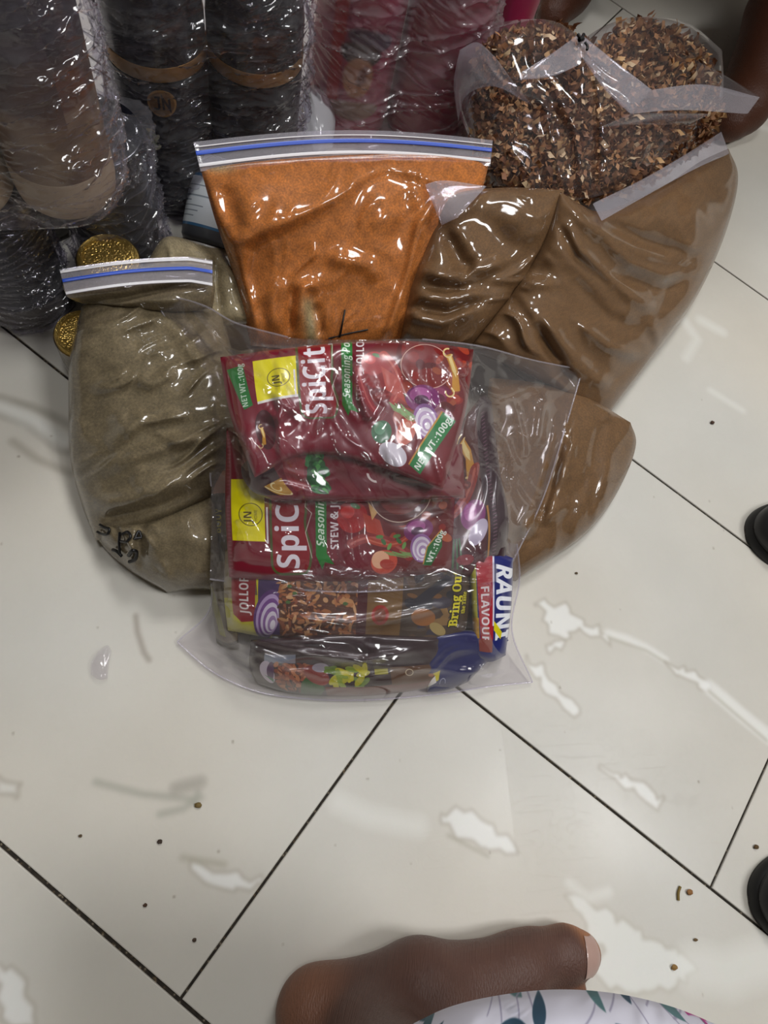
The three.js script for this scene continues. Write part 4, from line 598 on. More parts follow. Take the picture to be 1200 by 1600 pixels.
const jollof = pouchFilm(art(345, 850, 740, 1018, (c) => {
  c.fillStyle = '#6e5a3c'; c.fillRect(300, 800, 500, 300); c.fillStyle = '#b8b020'; c.fillRect(345, 940, 75, 80); c.fillStyle = '#8c7a50'; c.fillRect(338, 850, 20, 100);
  poly(c, [[356, 850], [398, 850], [394, 990], [370, 996], [358, 982]], '#8c1420'); up(c, 'JOLLOF', 384, 978, 'bold 21px sans-serif', '#e4dcd8');
  poly(c, [[396, 905], [424, 912], [412, 958], [400, 950]], '#dcd010'); c.fillStyle = '#4a3460'; c.fillRect(400, 850, 34, 160);
  for (let k = 0; k < 8; k++) oval(c, 414 + k * 1.2, 975 + k * 2.5, 21 - k * 2.4, 48 - k * 5.5, 0.25, ['#5e3474', '#b79cc8', '#7a4a90', '#d8cce0', '#8e62a2', '#e6dcea', '#a584b6', '#efe8f2'][k]); 
  c.fillStyle = '#5e3620'; c.fillRect(434, 850, 150, 170);
  for (let k = 0; k < 420; k++) oval(c, 436 + rnd() * 146, 852 + rnd() * 165, 3 + rnd() * 8, 1.6 + rnd() * 2.4, rnd() * 3.2, ['#a8683a', '#c08a56', '#8c4c2c', '#b87848', '#5a2c1c', '#d0a070', '#44261a'][Math.floor(rnd() * 7)]);
  for (let k = 0; k < 10; k++) oval(c, 440 + rnd() * 136, 860 + rnd() * 150, 4, 3, 0, '#4a6a34');
  c.fillStyle = '#4c1418'; c.fillRect(560, 850, 20, 170); c.fillStyle = '#7a5a30'; c.fillRect(576, 850, 56, 170); oval(c, 598, 962, 14, 16, 0, '#9c2c20'); oval(c, 598, 962, 9, 11, 0, '#7a3c24');
  c.fillStyle = '#4a3a2e'; c.fillRect(632, 850, 110, 170); for (let k = 0; k < 26; k++) oval(c, 640 + rnd() * 70, 880 + rnd() * 130, 6 + rnd() * 12, 3 + rnd() * 7, rnd() * 3, ['#5e4632', '#3a3440', '#8a6a3e', '#2c2a32', '#75502e'][k % 5]);
  poly(c, [[640, 945], [700, 895], [712, 905], [660, 950]], '#2c2a34'); oval(c, 668, 965, 20, 14, 0.2, '#9a6230'); oval(c, 694, 985, 16, 8, 0.6, '#a8925a');
  up(c, 'Bring Out', 724, 982, '900 19px serif', '#e0d420', '#1c1408', 4); up(c, 'the Taste', 734, 960, '900 8px serif', '#d8cc30', '#1c1408', 2);
}));
const blueArt = pouchFilm(art(728, 860, 806, 1035, (c) => {
  c.fillStyle = '#17206a'; c.fillRect(700, 800, 200, 300); c.fillStyle = '#9a9420'; c.fillRect(728, 860, 12, 130); c.fillStyle = '#c89418'; c.fillRect(728, 965, 14, 34); poly(c, [[740, 860], [769, 860], [771, 1000], [744, 1000]], '#a81428'); c.fillStyle = '#d8d8ea'; c.fillRect(769, 860, 3, 118);
  down(c, 'FLAVOUR', 748, 913, 'bold 21px sans-serif', '#e8dfe2'); down(c, 'RAUNI', 776, 876, '900 40px sans-serif', '#eef0f8'); poly(c, [[772, 970], [790, 990], [788, 1002], [772, 985]], '#e0d000'); c.fillStyle = '#8c3424'; c.fillRect(740, 1000, 30, 20);
}));
const bottomArt = pouchFilm(art(380, 985, 700, 1092, (c) => {
  c.fillStyle = '#2c1218'; c.fillRect(300, 900, 500, 300); c.fillStyle = '#8e96a8'; c.fillRect(405, 1018, 52, 16); oval(c, 408, 1055, 12, 24, 0, '#cfc4d2'); oval(c, 414, 1052, 6, 20, 0.2, '#5c3a60'); poly(c, [[402, 1062], [416, 1068], [414, 1076]], '#2f7a4c');
  for (let k = 0; k < 160; k++) oval(c, 422 + rnd() * 60, 1036 + rnd() * 50, 2 + rnd() * 6, 1.5 + rnd() * 2.5, rnd() * 3, ['#a8583a', '#8c4428', '#c07a50', '#6a2c1c'][k % 4]);
  poly(c, [[462, 1070], [478, 1052], [500, 1078], [490, 1092], [455, 1092]], '#345c2c'); oval(c, 490, 1055, 22, 16, 0.6, '#8a3c34'); oval(c, 498, 1042, 14, 8, 0, '#a8a0ac'); for (let k = 0; k < 22; k++) oval(c, 512 + rnd() * 62, 1044 + rnd() * 28, 12, 5, rnd() * 3, ['#b8b41c', '#8ea42a', '#d0c820', '#6c8a28'][k % 4]);
  c.fillStyle = '#6c2e1c'; c.fillRect(500, 1076, 220, 20); c.fillStyle = '#5c3a20'; c.fillRect(612, 1044, 80, 34); c.fillStyle = '#a8a01c'; c.fillRect(586, 1046, 22, 10); oval(c, 643, 1056, 6, 6, 0, null, '#cfc0a0', 1.2);
}));
const blueEnd = pouchFilm(art(665, 985, 805, 1085, (c) => { c.fillStyle = '#161c5c'; c.fillRect(600, 900, 300, 300); poly(c, [[665, 1058], [702, 1050], [700, 1066], [668, 1076]], '#d8c81c'); poly(c, [[668, 1062], [690, 1058], [694, 1070], [670, 1076]], '#e8e4dc'); oval(c, 672, 1060, 16, 6, -0.2, '#b0682c'); c.strokeStyle = '#c8cce0'; c.lineWidth = 1; c.beginPath(); c.arc(712, 1072, 8, 3, 6.4); c.stroke(); }));
const oliveArt = pouchFilm(art(322, 735, 372, 1015, (c) => { c.fillStyle = '#3c3426'; c.fillRect(300, 700, 120, 400); c.fillStyle = '#a87a5c'; c.fillRect(322, 735, 60, 36); c.fillStyle = '#17140f'; c.fillRect(326, 776, 30, 72); up(c, 'BOUY', 344, 836, 'bold 15px sans-serif', '#b8b020'); c.fillStyle = '#6a5c48'; c.fillRect(322, 880, 60, 130); poly(c, [[322, 905], [346, 1000], [332, 1000], [322, 960]], '#8c8a2c'); }));

const inBag = 'inside the clear bag';
function pouch(label, d, mat, group) {
  const q = d.bottom[Math.floor(d.bottom.length / 2)], t = thing('seasoning_pouch', label, 'pouch', at(q[0], q[1], Math.max(0, q[2])), group);
  pillow('pouch_body', { unitUV: true, nu: 56, nv: 40, q: 0.45, p: 6, ...d }, mat, t);
  if (d.seal) { const rows = d.seal.map((r) => r.map((p) => at(...p))); put('sealed_edge', ribbon(rows, 0.0006), d.sealMat, t); }
  return t;
}
const maroonSeal = phys({ color: 0x6c1226, roughness: 0.4, clearcoat: 0.5 });
// lowest pouches first, each resting on the last
pouch('dark pouch with a rice and green leaf print lying lowest on the floor tiles', { top: [[392, 1000, 0.045], [540, 990, 0.05], [690, 995, 0.045]], right: [[690, 995, 0.045], [695, 1070, 0.01]], bottom: [[402, 1068, 0.006], [450, 1082, 0.005], [560, 1088, 0.004], [640, 1080, 0.005], [695, 1070, 0.01]], left: [[392, 1000, 0.045], [390, 1040, 0.022], [402, 1068, 0.006]], T: 0.012, B: 0.03, folds: [{ p: [[420, 1015], [560, 1032], [660, 1015]], w: 7, a: 0.006 }, { p: [[420, 1040], [560, 1046], [680, 1035]], w: 7, a: -0.004 }], wrinkle: { a: 0.002, l: 120, w: 22, s: 1 } }, bottomArt);
pouch('blue pouch end with a yellow patch lying at the foot of the pile', { top: [[676, 992, 0.045], [740, 985, 0.04], [795, 1000, 0.03]], right: [[795, 1000, 0.03], [776, 1020, 0.022], [730, 1066, 0.008]], bottom: [[668, 1082, 0.006], [700, 1078, 0.006], [730, 1066, 0.008]], left: [[676, 992, 0.045], [664, 1040, 0.025], [668, 1082, 0.006]], T: 0.01, B: 0.03, wrinkle: { a: 0.0025, l: 80, w: 24, dir: -0.4, s: 3 } }, blueEnd);
pouch('narrow olive pouch with yellow lettering standing at the left edge of the pile', { top: [[332, 738, 0.07], [350, 735, 0.075], [370, 740, 0.08]], right: [[370, 740, 0.08], [372, 880, 0.05], [372, 1005, 0.02]], bottom: [[338, 1002, 0.006], [355, 1010, 0.012], [372, 1005, 0.02]], left: [[332, 738, 0.07], [324, 860, 0.035], [338, 1002, 0.006]], T: 0.008, B: 0.03, wrinkle: { a: 0.0025, l: 60, w: 16, dir: 1.4, s: 5 } }, oliveArt);
pouch('blue and red pouch lettered FLAVOUR at the right end of the pile', { top: [[732, 868, 0.072], [770, 862, 0.07], [802, 872, 0.062]], right: [[802, 872, 0.062], [799, 950, 0.04], [790, 1024, 0.02]], bottom: [[742, 1030, 0.024], [768, 1034, 0.022], [790, 1024, 0.02]], left: [[732, 868, 0.072], [736, 950, 0.048], [742, 1030, 0.024]], T: 0.012, B: 0.04, wrinkle: { a: 0.0016, l: 70, w: 24, dir: 1.5, s: 7 } }, blueArt);
pouch('brown pouch printed with fried rice, an onion and Bring Out lettering, below the red pouches', { top: [[352, 858, 0.075], [540, 850, 0.08], [738, 856, 0.075]], right: [[738, 856, 0.075], [734, 940, 0.055], [722, 1012, 0.032]], bottom: [[356, 985, 0.034], [460, 1003, 0.032], [600, 1016, 0.03], [722, 1012, 0.032]], left: [[352, 858, 0.075], [350, 930, 0.055], [356, 985, 0.034]], T: 0.014, B: 0.05, wrinkle: { a: 0.002, l: 150, w: 26, s: 9 }, folds: [{ p: [[440, 965], [540, 975], [640, 962], [700, 945]], w: 7, a: 0.005 }] }, jollof);
const lower = thing('clear_bag', 'clear plastic bag with loose bottom corners around the rice and blue pouches', 'plastic bag', at(560, 1085, 0));
pillow('bag_film', { top: [[338, 735, 0.085], [420, 790, 0.095], [560, 840, 0.1], [700, 835, 0.095], [808, 850, 0.06]], right: [[808, 850, 0.06], [812, 905, 0.04], [800, 985, 0.02], [832, 1066, 0.004]], bottom: [[277, 1003, 0.004], [330, 1048, 0.005], [400, 1080, 0.006], [480, 1092, 0.006], [570, 1094, 0.006], [690, 1084, 0.006], [770, 1072, 0.006], [832, 1066, 0.004]], left: [[338, 735, 0.085], [318, 840, 0.045], [328, 950, 0.022], [277, 1003, 0.004]],
  T: 0.003, B: 0.002, drape: drapeField(2, 4), gap: 0.003, nu: 120, nv: 90, wrinkle: { a: 0.005, l: 210, w: 26, dir: 0.12, s: 21 }, folds: [{ p: [[285, 1002], [330, 1012], [390, 1050]], w: 5, a: 0.006, flat: 1 }, { p: [[290, 1008], [340, 1045]], w: 4, a: 0.004, flat: 1 }, { p: [[775, 1030], [828, 1062]], w: 5, a: 0.005, flat: 1 }, { p: [[345, 985], [450, 1010], [600, 1040], [740, 1050], [800, 1045]], w: 6, a: 0.006 }, { p: [[360, 1000], [480, 1050], [560, 1075]], w: 5, a: 0.005 }, { p: [[430, 960], [540, 975], [620, 965], [700, 945]], w: 6, a: 0.006 }, { p: [[330, 900], [350, 980], [420, 1060]], w: 6, a: 0.005 }, { p: [[790, 1010], [812, 1050]], w: 5, a: 0.005 }] , silent: true }, film, lower);
pouch('dark red pouch with a gold scroll standing at the right side of the red pouches', { top: [[700, 690, 0.12], [728, 650, 0.122], [757, 618, 0.12], [768, 628, 0.115]], right: [[768, 628, 0.115], [782, 740, 0.09], [795, 810, 0.075], [788, 886, 0.062]], bottom: [[690, 900, 0.07], [740, 902, 0.066], [788, 886, 0.062]], left: [[700, 690, 0.12], [690, 790, 0.09], [690, 900, 0.07]], T: 0.01, B: 0.05, wrinkle: { a: 0.002, l: 90, w: 24, dir: 1.5, s: 11 } }, spiceSide);
pouch('red spice pouch with a yellow round-stamped sticker, lower of the two lettered red pouches', { top: [[354, 668, 0.118], [540, 660, 0.125], [706, 668, 0.118]], right: [[706, 668, 0.118], [710, 780, 0.102], [704, 892, 0.08]], bottom: [[358, 902, 0.078], [460, 908, 0.078], [600, 906, 0.078], [704, 892, 0.08]], left: [[354, 668, 0.118], [352, 790, 0.1], [358, 902, 0.078]], T: 0.012, B: 0.05, wrinkle: { a: 0.0016, l: 130, w: 30, s: 13 } }, spiceBottom, 'lettered red spice pouches');
pouch('red pouch with a gold leaf and broccoli print squeezed between the two lettered pouches', { top: [[380, 700, 0.142], [550, 692, 0.146], [722, 694, 0.142]], right: [[722, 694, 0.142], [727, 777, 0.126]], bottom: [[424, 781, 0.124], [560, 783, 0.124], [727, 777, 0.126]], left: [[380, 700, 0.142], [378, 742, 0.13], [395, 768, 0.126], [424, 781, 0.124]], T: 0.008, B: 0.02, wrinkle: { a: 0.0016, l: 90, w: 24, s: 15 }, seal: [[[424, 768, 0.1275], [560, 770, 0.1278], [727, 764, 0.1296]], [[424, 782, 0.125], [560, 784, 0.125], [728, 778, 0.127]]], sealMat: maroonSeal }, spiceMiddle);
pouch('crumpled red spice pouch with a plain yellow sticker, topmost in the clear bag', { top: [[344, 558, 0.15], [440, 545, 0.162], [560, 534, 0.168], [660, 534, 0.166], [740, 546, 0.158]], right: [[740, 546, 0.158], [728, 640, 0.156], [692, 765, 0.15]], bottom: [[398, 746, 0.146], [470, 712, 0.15], [545, 716, 0.15], [692, 765, 0.15]], left: [[344, 558, 0.15], [360, 650, 0.148], [398, 746, 0.146]], T: 0.01, B: 0.03, nu: 90, nv: 70, wrinkle: { a: 0.002, l: 110, w: 26, dir: 1.1, s: 17 }, folds: [{ p: [[434, 560], [436, 640], [436, 720]], w: 4, w2: 16, a: 0.006, sharp: 1 }, { p: [[548, 545], [515, 620], [470, 690]], w: 12, a: -0.009 }, { p: [[560, 590], [572, 640], [580, 660]], w: 9, a: 0.006 }, { p: [[400, 660], [440, 668], [470, 640]], w: 10, a: -0.006 }, { p: [[620, 560], [660, 620], [700, 640]], w: 12, a: 0.004 }] }, spiceTop, 'lettered red spice pouches');
const upper = thing('clear_bag', 'clear plastic bag with wide loose upper corners around the red spice pouches', 'plastic bag', at(560, 900, 0.05));
pillow('bag_film', { top: [[243, 470, 0.1], [275, 466, 0.112], [320, 478, 0.13], [370, 505, 0.152], [450, 527, 0.165], [560, 531, 0.172], [660, 530, 0.17], [745, 540, 0.152], [830, 562, 0.11], [910, 578, 0.07]], right: [[910, 578, 0.07], [880, 680, 0.062], [848, 780, 0.055], [800, 880, 0.05]], bottom: [[328, 905, 0.06], [430, 918, 0.07], [560, 925, 0.078], [700, 912, 0.07], [800, 880, 0.05]], left: [[243, 470, 0.1], [288, 550, 0.09], [318, 650, 0.085], [330, 760, 0.08], [328, 905, 0.06]],
  T: 0.003, B: 0.003, drape: drapeField(1, 4), gap: 0.003, nu: 130, nv: 100, wrinkle: { a: 0.006, l: 170, w: 30, dir: 0.9, s: 31 }, edgeWave: 0.002,
  folds: [{ p: [[285, 475], [330, 520], [375, 575], [420, 600]], w: 6, a: 0.0144 }, { p: [[300, 540], [330, 640], [345, 720]], w: 8, a: 0.0108 }, { p: [[640, 545], [600, 640], [560, 700]], w: 6, a: 0.006 }, { p: [[670, 560], [690, 640]], w: 5, a: 0.005 }, { p: [[660, 565], [640, 660]], w: 5, a: 0.005 }, { p: [[500, 630], [490, 720]], w: 5, a: 0.005 }, { p: [[560, 580], [575, 660]], w: 6, a: 0.006 }, { p: [[760, 660], [790, 690], [810, 740]], w: 6, a: 0.0108 }, { p: [[800, 620], [815, 680], [818, 720]], w: 5, a: 0.0108 }, { p: [[850, 620], [840, 700]], w: 9, a: 0.0126 }, { p: [[860, 590], [780, 620], [740, 610]], w: 9, a: 0.009 }, { p: [[800, 760], [830, 800]], w: 9, a: 0.0108 }], silent: true }, film, upper);

const seam = (bag, ...runs) => put('seam', mergeGeometries(runs.map((p) => strokeGeo(p, 0.0007, 0.0007))), milky, bag);
seam(lower, [[277, 1003, 0.004], [330, 1048, 0.005], [400, 1080, 0.006], [480, 1092, 0.006], [570, 1094, 0.006], [690, 1084, 0.006], [770, 1072, 0.006], [832, 1066, 0.004]], [[318, 840, 0.045], [328, 950, 0.022], [277, 1003, 0.004]], [[808, 850, 0.06], [812, 905, 0.04], [800, 985, 0.02], [832, 1066, 0.004]]);
seam(upper, [[243, 470, 0.1], [275, 466, 0.112], [320, 478, 0.13], [370, 505, 0.152], [450, 527, 0.165]], [[660, 530, 0.17], [745, 540, 0.152], [830, 562, 0.11], [910, 578, 0.07]], [[910, 578, 0.07], [880, 680, 0.062], [848, 780, 0.055], [800, 880, 0.05]], [[243, 470, 0.1], [288, 550, 0.09], [318, 650, 0.085], [330, 760, 0.08]], [[328, 905, 0.06], [430, 918, 0.07], [560, 925, 0.078], [700, 912, 0.07], [800, 880, 0.05]]);

// ---------------------------------------------------------------- people: bodies from joined tapered limbs
function body(box, res, limbs, k, colour) {
  const mc = new MarchingCubes(res, undefined, false, false, 400000), N = mc.size, hs = mc.halfsize, c = V(...box.c), R = box.r;
  const q = limbs.map(([a, b, ra, rb, flat]) => ({ a, d: b.clone().sub(a), L2: b.distanceToSquared(a), ra, rb, flat: flat || 1 }));
  for (let z = 0; z < N; z++) for (let y = 0; y < N; y++) for (let x = 0; x < N; x++) {
    const px = c.x + (x - hs) / hs * R, py = c.y + (y - hs) / hs * R, pz = c.z + (z - hs) / hs * R; mc.field[x + y * N + z * N * N] = -dist(px, py, pz);
  }
  function dist(px, py, pz) { let s = 0;
    for (const l of q) {
      let ex = px - l.a.x, ey = py - l.a.y, ez = pz - l.a.z; const t = clamp((ex * l.d.x + ey * l.d.y + ez * l.d.z) / l.L2);
      ex -= t * l.d.x; ey -= t * l.d.y; ez -= t * l.d.z; ey *= l.flat;
      const dd = Math.sqrt(ex * ex + ey * ey + ez * ez) - lerp(l.ra, l.rb, t); if (dd < 0.12) s += Math.exp(-dd / k);
    }
    return Math.max(s > 0 ? -k * Math.log(s) : 0.12, 0.0015 - py);   // soles rest on the floor
  }
  mc.isolation = 0; mc.update();
  const n = mc.count, P = new Float32Array(n * 3), C = new Float32Array(n * 3);
  for (let i = 0; i < n; i++) { const p = V(c.x + mc.positionArray[i * 3] * R, c.y + mc.positionArray[i * 3 + 1] * R, c.z + mc.positionArray[i * 3 + 2] * R); P.set([p.x, p.y, p.z], i * 3); C.set(colour(p), i * 3); }
  let g = new THREE.BufferGeometry(); g.setAttribute('position', new THREE.BufferAttribute(P, 3)); g.setAttribute('color', new THREE.BufferAttribute(C, 3));
  g = mergeVertices(g, 1e-5); g.computeVertexNormals();
  { const p = g.attributes.position, uv = []; for (let i = 0; i < p.count; i++) uv.push((p.getX(i) + p.getY(i) * 0.4) * 14, (p.getZ(i) - p.getY(i) * 0.6) * 14); g.setAttribute('uv', new THREE.Float32BufferAttribute(uv, 2)); }
  const nn = g.attributes.normal, pp = g.attributes.position; let sgn = 0; for (let i = 0; i < pp.count; i += 7) sgn += nn.getY(i) * (pp.getY(i) - c.y) + nn.getX(i) * (pp.getX(i) - c.x) * 0.3;
  g.userData.dist = dist;
  if (sgn < 0) { const ix = g.index.array; for (let i = 0; i < ix.length; i += 3) { const t = ix[i]; ix[i] = ix[i + 1]; ix[i + 1] = t; } g.computeVertexNormals(); }
  return g;
}
const lin = (hex) => new THREE.Color(hex).toArray();
const skinDark = lin(0x4b352f), skinMid = lin(0x6a4c41), skinSole = lin(0xa36c48);
const mix3 = (a, b, t) => [lerp(a[0], b[0], t), lerp(a[1], b[1], t), lerp(a[2], b[2], t)];
const skinBump = noiseTex(256, (x, y) => { const v = 128 + 60 * n2(x / 5, y / 14) + 40 * n2(x / 2.5, y / 4); return [v, v, v]; }, false);
const skin = phys({ vertexColors: true, roughness: 0.5, specularIntensity: 0.7, bumpMap: skinBump, bumpScale: 0.0007 });
{
  const who = thing('person', 'bare brown foot and floral printed gown of the person at the bottom edge', 'person', at(600, 1590, 0));
  const J = { heel: at(497, 1580, 0.028), heelB: at(520, 1640, 0.03), ank: at(585, 1640, 0.062), mid: at(655, 1545, 0.04), mid2: at(680, 1600, 0.04), ball: at(806, 1515, 0.023), toe0: at(835, 1496, 0.02), toe1: at(884, 1490, 0.0165), toe2: at(908, 1490, 0.0145), lat: at(780, 1610, 0.018) };
  const knee = at(800, 2050, 0.27);
  const t2 = [at(845, 1562, 0.014), at(898, 1551, 0.0085)], t3 = [at(850, 1605, 0.013), at(890, 1597, 0.008)], t4 = [at(830, 1645, 0.012), at(872, 1640, 0.008)], t5 = [at(800, 1680, 0.011), at(840, 1680, 0.007)];
  const limbs = [[J.heel, J.heelB, 0.0255, 0.028], [J.heel, J.mid, 0.026, 0.027], [J.heelB, J.mid2, 0.028, 0.026], [J.ank, J.mid, 0.032, 0.028], [J.ank, J.heelB, 0.03, 0.026], [J.mid, J.ball, 0.027, 0.0205], [J.mid2, J.lat, 0.026, 0.017], [J.mid2, J.ball, 0.024, 0.019], [J.ball, J.lat, 0.018, 0.016], [J.ball, J.toe0, 0.0185, 0.0165], [J.toe0, J.toe1, 0.0165, 0.0175, 1.12], [J.toe1, J.toe2, 0.0172, 0.0145, 1.12], [J.lat, t2[0], 0.014, 0.0095], [t2[0], t2[1], 0.0092, 0.0085], [J.lat, t3[0], 0.013, 0.009], [t3[0], t3[1], 0.009, 0.008], [J.lat, t4[0], 0.012, 0.0085], [t4[0], t4[1], 0.0085, 0.0075], [J.lat, t5[0], 0.012, 0.008], [t5[0], t5[1], 0.008, 0.007], [J.ank, knee, 0.03, 0.048]];
  const g = body({ c: [0.11, 0.145, 0.2], r: 0.175 }, 112, limbs, 0.0042, (p) => {
    const side = smooth(0.03, 0.006, p.y), hl = smooth(0.045, 0.012, p.distanceTo(J.heel)) * 0.55, tip = smooth(0.026, 0.012, p.distanceTo(J.toe2.clone().add(V(0.004, -0.004, -0.010)))) * 0.9, m = n3(p.x * 60, p.y * 60, p.z * 60) * 0.12 + n3(p.x * 260, p.y * 260, p.z * 120) * 0.06;
    const kn = Math.exp(-((p.distanceTo(J.toe0) / 0.016) ** 2)) * 0.3;
    return mix3(mix3(skinMid, skinDark, clamp(0.5 + m * 2 + kn)), skinSole, clamp(side * 0.55 + hl + tip)).map((c) => c * (1 + m));
  });
  put('body', g, skin, who);
  // toenail: a curved plate let into the top of the big toe
  const along = J.toe2.clone().sub(J.toe1).setY(0).normalize(), eyeD = EYE.clone().sub(J.toe2).normalize(), nail = [], T0 = J.toe2.clone().addScaledVector(along, -0.005);
  const across = V(0, 1, 0).cross(along).normalize(), upN = V(0, 1, 0);
  for (let j = 0; j <= 8; j++) { const row = []; for (let i = 0; i <= 12; i++) { const a = (i / 12 - 0.5) * 1.7, s = j / 8, el = lerp(1.5 - 0.12 * a * a, 0.62 - 0.12 * a * a, s); const dir = V(0, 0, 0).addScaledVector(across, Math.sin(a)).addScaledVector(upN, Math.cos(a) * Math.sin(el)).addScaledVector(along, Math.cos(a) * Math.cos(el)).normalize(); let lo = 0, hi = 0.035; for (let q = 0; q < 30; q++) { const m = (lo + hi) / 2, p = T0.clone().addScaledVector(dir, m); if (g.userData.dist(p.x, p.y, p.z) < 0) lo = m; else hi = m; } row.push(T0.clone().addScaledVector(dir, lo + 0.0006)); } nail.push(row); }
  put('toenail', ribbon(nail, 0.0012), phys({ color: 0xb4958a, roughness: 0.3, clearcoat: 0.4 }), who, 'pale big toenail');
  const cloth = canvasTex(1024, 1024, (c, w) => {
    c.fillStyle = '#d6d5e2'; c.fillRect(0, 0, w, w);
    const leaf = (x, y, a, b, r, f) => { c.save(); c.translate(x, y); c.rotate(r); c.beginPath(); c.moveTo(-a, 0); c.quadraticCurveTo(0, -b * 1.6, a, 0); c.quadraticCurveTo(0, b * 1.6, -a, 0); c.fillStyle = f; c.fill(); c.restore(); };
    for (let k = 0; k < 120; k++) { const x = rnd() * w, y = rnd() * w; c.strokeStyle = '#9c98b0'; c.lineWidth = 4; c.beginPath(); c.moveTo(x, y); c.quadraticCurveTo(x + 40, y + 30, x + 70 * Math.cos(k), y + 80); c.stroke(); leaf(x, y, 34 + rnd() * 26, 15 + rnd() * 12, rnd() * 6, ['#4c6a74', '#2f4c60', '#6c7486', '#557a7e', '#3d5868'][k % 5]); }
    for (let k = 0; k < 16; k++) { const x = rnd() * w, y = rnd() * w; c.strokeStyle = '#b02a80'; c.lineWidth = 12; c.beginPath(); c.moveTo(x, y); c.quadraticCurveTo(x + 60, y - 20, x + 110, y + 10); c.stroke(); c.beginPath(); c.moveTo(x + 60, y - 8); c.lineTo(x + 66, y + 50); c.stroke(); }
    soften(c, w, w, 1);
  });
  cloth.repeat.set(6, 6);
  pillow('gown', { top: [[640, 1602, 0.29], [700, 1574, 0.3], [780, 1555, 0.305], [870, 1546, 0.305], [960, 1552, 0.305], [1050, 1573, 0.3], [1125, 1603, 0.29]], right: [[1125, 1603, 0.29], [1230, 1700, 0.3], [1330, 1900, 0.32]], bottom: [[520, 1950, 0.3], [900, 1980, 0.33], [1330, 1900, 0.32]], left: [[640, 1602, 0.29], [560, 1750, 0.29], [520, 1950, 0.3]], T: 0.03, B: 0.1, nu: 60, nv: 60, q: 0.5, wrinkle: { a: 0.003, l: 260, w: 60, dir: 1.2, s: 41 }, silent: true }, std({ map: cloth, roughness: 0.9 }), who, 'white gown printed with teal leaves and magenta strokes');
}
{
  const who = thing('person', 'dark brown bare legs of a second person, shaded behind the flake bag', 'person', at(1180, 120, 0));
  const toe = at(1140, 193, 0.02), ball = at(1160, 165, 0.028), heel = at(1215, 10, 0.035), ank = at(1215, 20, 0.075), shin = V(0.84, 0.38, -0.78), out = at(1180, 150, 0.022);
  const sk = lin(0x4a2818);
  put('body', body({ c: [(toe.x + heel.x) / 2, 0.16, (toe.z + heel.z) / 2 - 0.04], r: 0.21 }, 80, [[toe, ball, 0.021, 0.027], [ball, heel, 0.03, 0.032], [out, heel, 0.022, 0.03], [ball, ank, 0.03, 0.036], [ank, shin, 0.036, 0.055]], 0.006, (p) => mix3(sk, lin(0x7a4830), smooth(0.02, 0.004, p.y) * 0.5)), skin, who);
  const toe2 = at(862, 26, 0.02), heel2 = at(930, -110, 0.035), ank2 = at(930, -100, 0.075), shin2 = V(0.56, 0.38, -0.84);
  put('leg', body({ c: [(toe2.x + heel2.x) / 2, 0.16, (toe2.z + heel2.z) / 2 - 0.04], r: 0.23 }, 70, [[toe2, at(885, -20, 0.03), 0.02, 0.03], [at(885, -20, 0.03), heel2, 0.03, 0.032], [at(885, -20, 0.03), ank2, 0.03, 0.036], [ank2, shin2, 0.036, 0.055]], 0.006, () => sk), skin, who);
}
{
  const who = scene.children.filter((o) => o.name === 'person_001')[0];
  put('dark_clothes', body({ c: [0.8, 0.62, -1.22], r: 0.62 }, 64, [[V(0.84, 0.43, -0.76), V(0.9, 0.46, -1.5), 0.08, 0.12], [V(0.5, 0.43, -0.8), V(0.66, 0.46, -1.5), 0.1, 0.14], [V(0.69, 0.46, -0.84), V(0.8, 0.46, -1.5), 0.07, 0.13], [V(0.81, 0.43, -1.58), V(0.81, 0.85, -1.5), 0.16, 0.19]], 0.02, () => [0.03, 0.027, 0.03]), std({ vertexColors: true, roughness: 0.9 }), who, 'dark clothes');
}
// black shoes at the right edge
function shoe(label, tip, dir, len) {
  const t = thing('black_shoe', label, 'shoe', V(tip.x, 0.0012, tip.z)); t.rotation.y = dir;
  const prof = (s) => 0.04 * Math.sqrt(Math.max(0, 1 - Math.pow(Math.max(0, 1 - s / 0.3), 2))) * (1 - 0.18 * smooth(0.5, 1, s)) + 0.0003;
  const mk = (h0, h1, grow) => { const pos = [], idx = [], A = 40, B = 20; for (let i = 0; i <= A; i++) { const s = i / A, w = prof(s) + grow, H = h1(s); for (let j = 0; j <= B; j++) { const a = j / B * Math.PI; pos.push(s * s * len - grow, h0 + Math.pow(Math.sin(a), 0.7) * H, -Math.cos(a) * (prof(s * s) + grow)); } } for (let i = 0; i < A; i++) for (let j = 0; j < B; j++) { const a = i * (B + 1) + j, b = a + 1, c = a + B + 1, e = c + 1; idx.push(a, b, c, b, e, c); } const n = pos.length / 3; pos.push(len / 2, h0, 0); for (let i = 0; i < A; i++) { const a = i * (B + 1), b = (i + 1) * (B + 1); idx.push(a, b, n, a + B, n, b + B); } const g = new THREE.BufferGeometry(); g.setAttribute('position', new THREE.Float32BufferAttribute(pos, 3)); g.setIndex(idx); g.computeVertexNormals(); return g; };
  partAt('sole', mk(0, (s) => 0.001 + 0.013 * Math.sqrt(smooth(0, 0.25, s)), 0.002), std({ color: 0x0b0b0b, roughness: 0.6 }), t);
  partAt('upper', mk(0.011, (s) => 0.001 + 0.024 * Math.sqrt(smooth(0, 0.4, s)) + 0.03 * smooth(0.3, 1, s), 0), std({ color: 0x0f0f12, roughness: 0.5 }), t);
}
shoe('black shoe toe poking in at the right edge beside the mid tile joint', at(1178, 828, 0.012), -0.12, 0.24);
shoe('black shoe toe at the right edge near the lower tile corner', at(1186, 1408, 0.012), -0.1, 0.24);

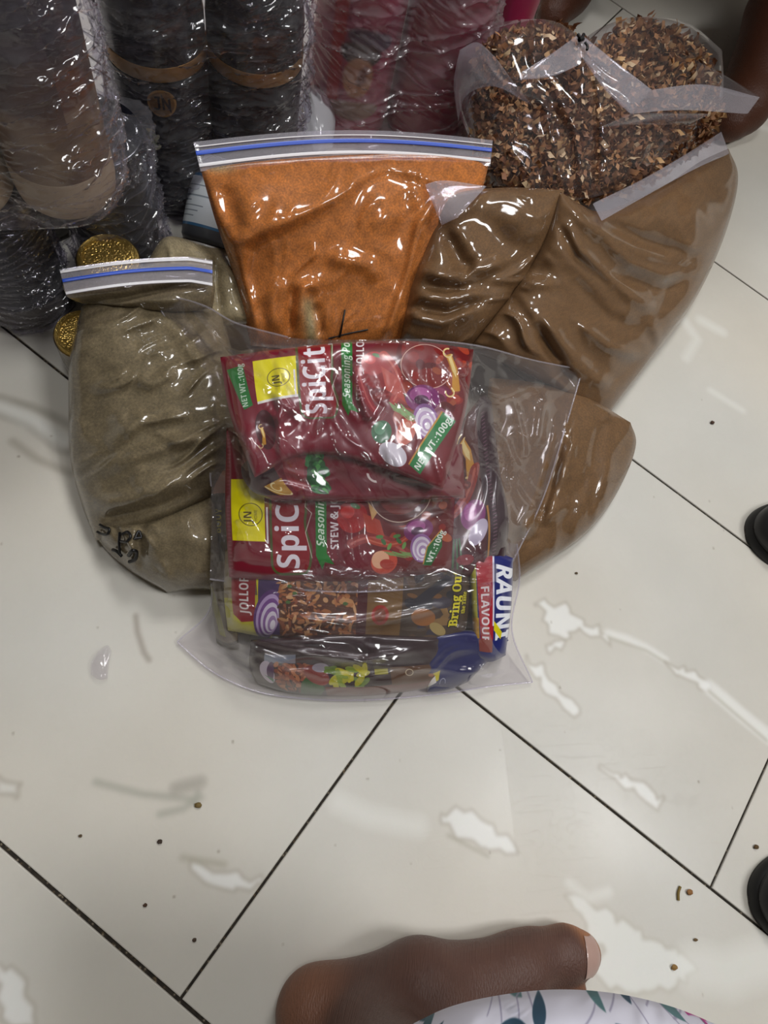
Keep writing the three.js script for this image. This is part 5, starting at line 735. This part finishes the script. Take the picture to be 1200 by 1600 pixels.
// ---------------------------------------------------------------- scraps and crumbs on the floor
{
  const sc = pillow('plastic_scrap', { top: [[152, 1018, 0.004], [168, 1008, 0.008], [174, 1016, 0.004]], right: [[174, 1016, 0.004], [170, 1040, 0.004], [168, 1060, 0.003]], bottom: [[142, 1054, 0.003], [155, 1062, 0.004], [168, 1060, 0.003]], left: [[152, 1018, 0.004], [142, 1036, 0.004], [142, 1054, 0.003]], T: 0.003, B: 0.002, wrinkle: { a: 0.004, l: 26, w: 7, dir: 1.3, s: 2 }, nu: 24, nv: 30, silent: true }, film);
  tag(sc, 'small crumpled clear plastic scrap lying on the floor left of the bags', 'plastic scrap');
  const bits = [[310, 1258, 3.4, 0x6d5a30, 'olive crumb between the grey veins on the left tile'], [250, 1315, 2.6, 0x3a2c22, 'dark oval crumb below the grey veins on the left tile'], [227, 1414, 2.0, 0x4a3424, 'tiny dark crumb in the middle of the left tile'], [304, 1468, 2.0, 0x4a3a2c, 'tiny crumb near the foot end of the diagonal joint'], [126, 1306, 1.8, 0x55452f, 'tiny crumb close to the wide left joint'], [1076, 1394, 3.4, 0x8a6034, 'brown crumb beside the thin olive stick'], [1112, 661, 3.0, 0x4a3426, 'dark crumb on the tile below the big brown bag'], [1180, 1323, 3.0, 0x5a4426, 'brown crumb by the right edge above the tile corner'], [1052, 1511, 3.2, 0x8a6a3a, 'flat tan crumb, on the white marbling past the toes'], [1086, 1468, 2.0, 0x6a5434, 'tiny crumb above the white marbling past the toes'], [900, 896, 1.8, 0x5a4a34, 'tiny crumb below the smaller brown bag']];
  for (const [x, y, r, c, label] of bits) { const p = at(x, y, 0), R = r * 0.00062, g = new THREE.IcosahedronGeometry(R, 1), a = g.attributes.position; for (let i = 0; i < a.count; i++) { const k = 1 + 0.3 * n3(a.getX(i) / R + x, a.getY(i) / R, a.getZ(i) / R); a.setXYZ(i, a.getX(i) * k * 1.3, a.getY(i) * k * 0.7, a.getZ(i) * k); } g.computeVertexNormals(); const m = put('crumb', g, std({ color: c, roughness: 0.8 })); m.position.set(p.x, R * 0.7 + 0.0003, p.z); tag(m, label, 'crumb', 'crumbs on the floor'); }
  const st = put('dry_stalk', strokeGeo([[1063, 1385, 0.0012], [1060, 1395, 0.0014], [1060, 1407, 0.0012]], 0.0011, 0, 1), std({ color: 0x756026, roughness: 0.7 })); tag(st, 'thin olive dry stalk lying on the floor near the lower right tile corner', 'stalk');
}
renderer.render(scene, camera);
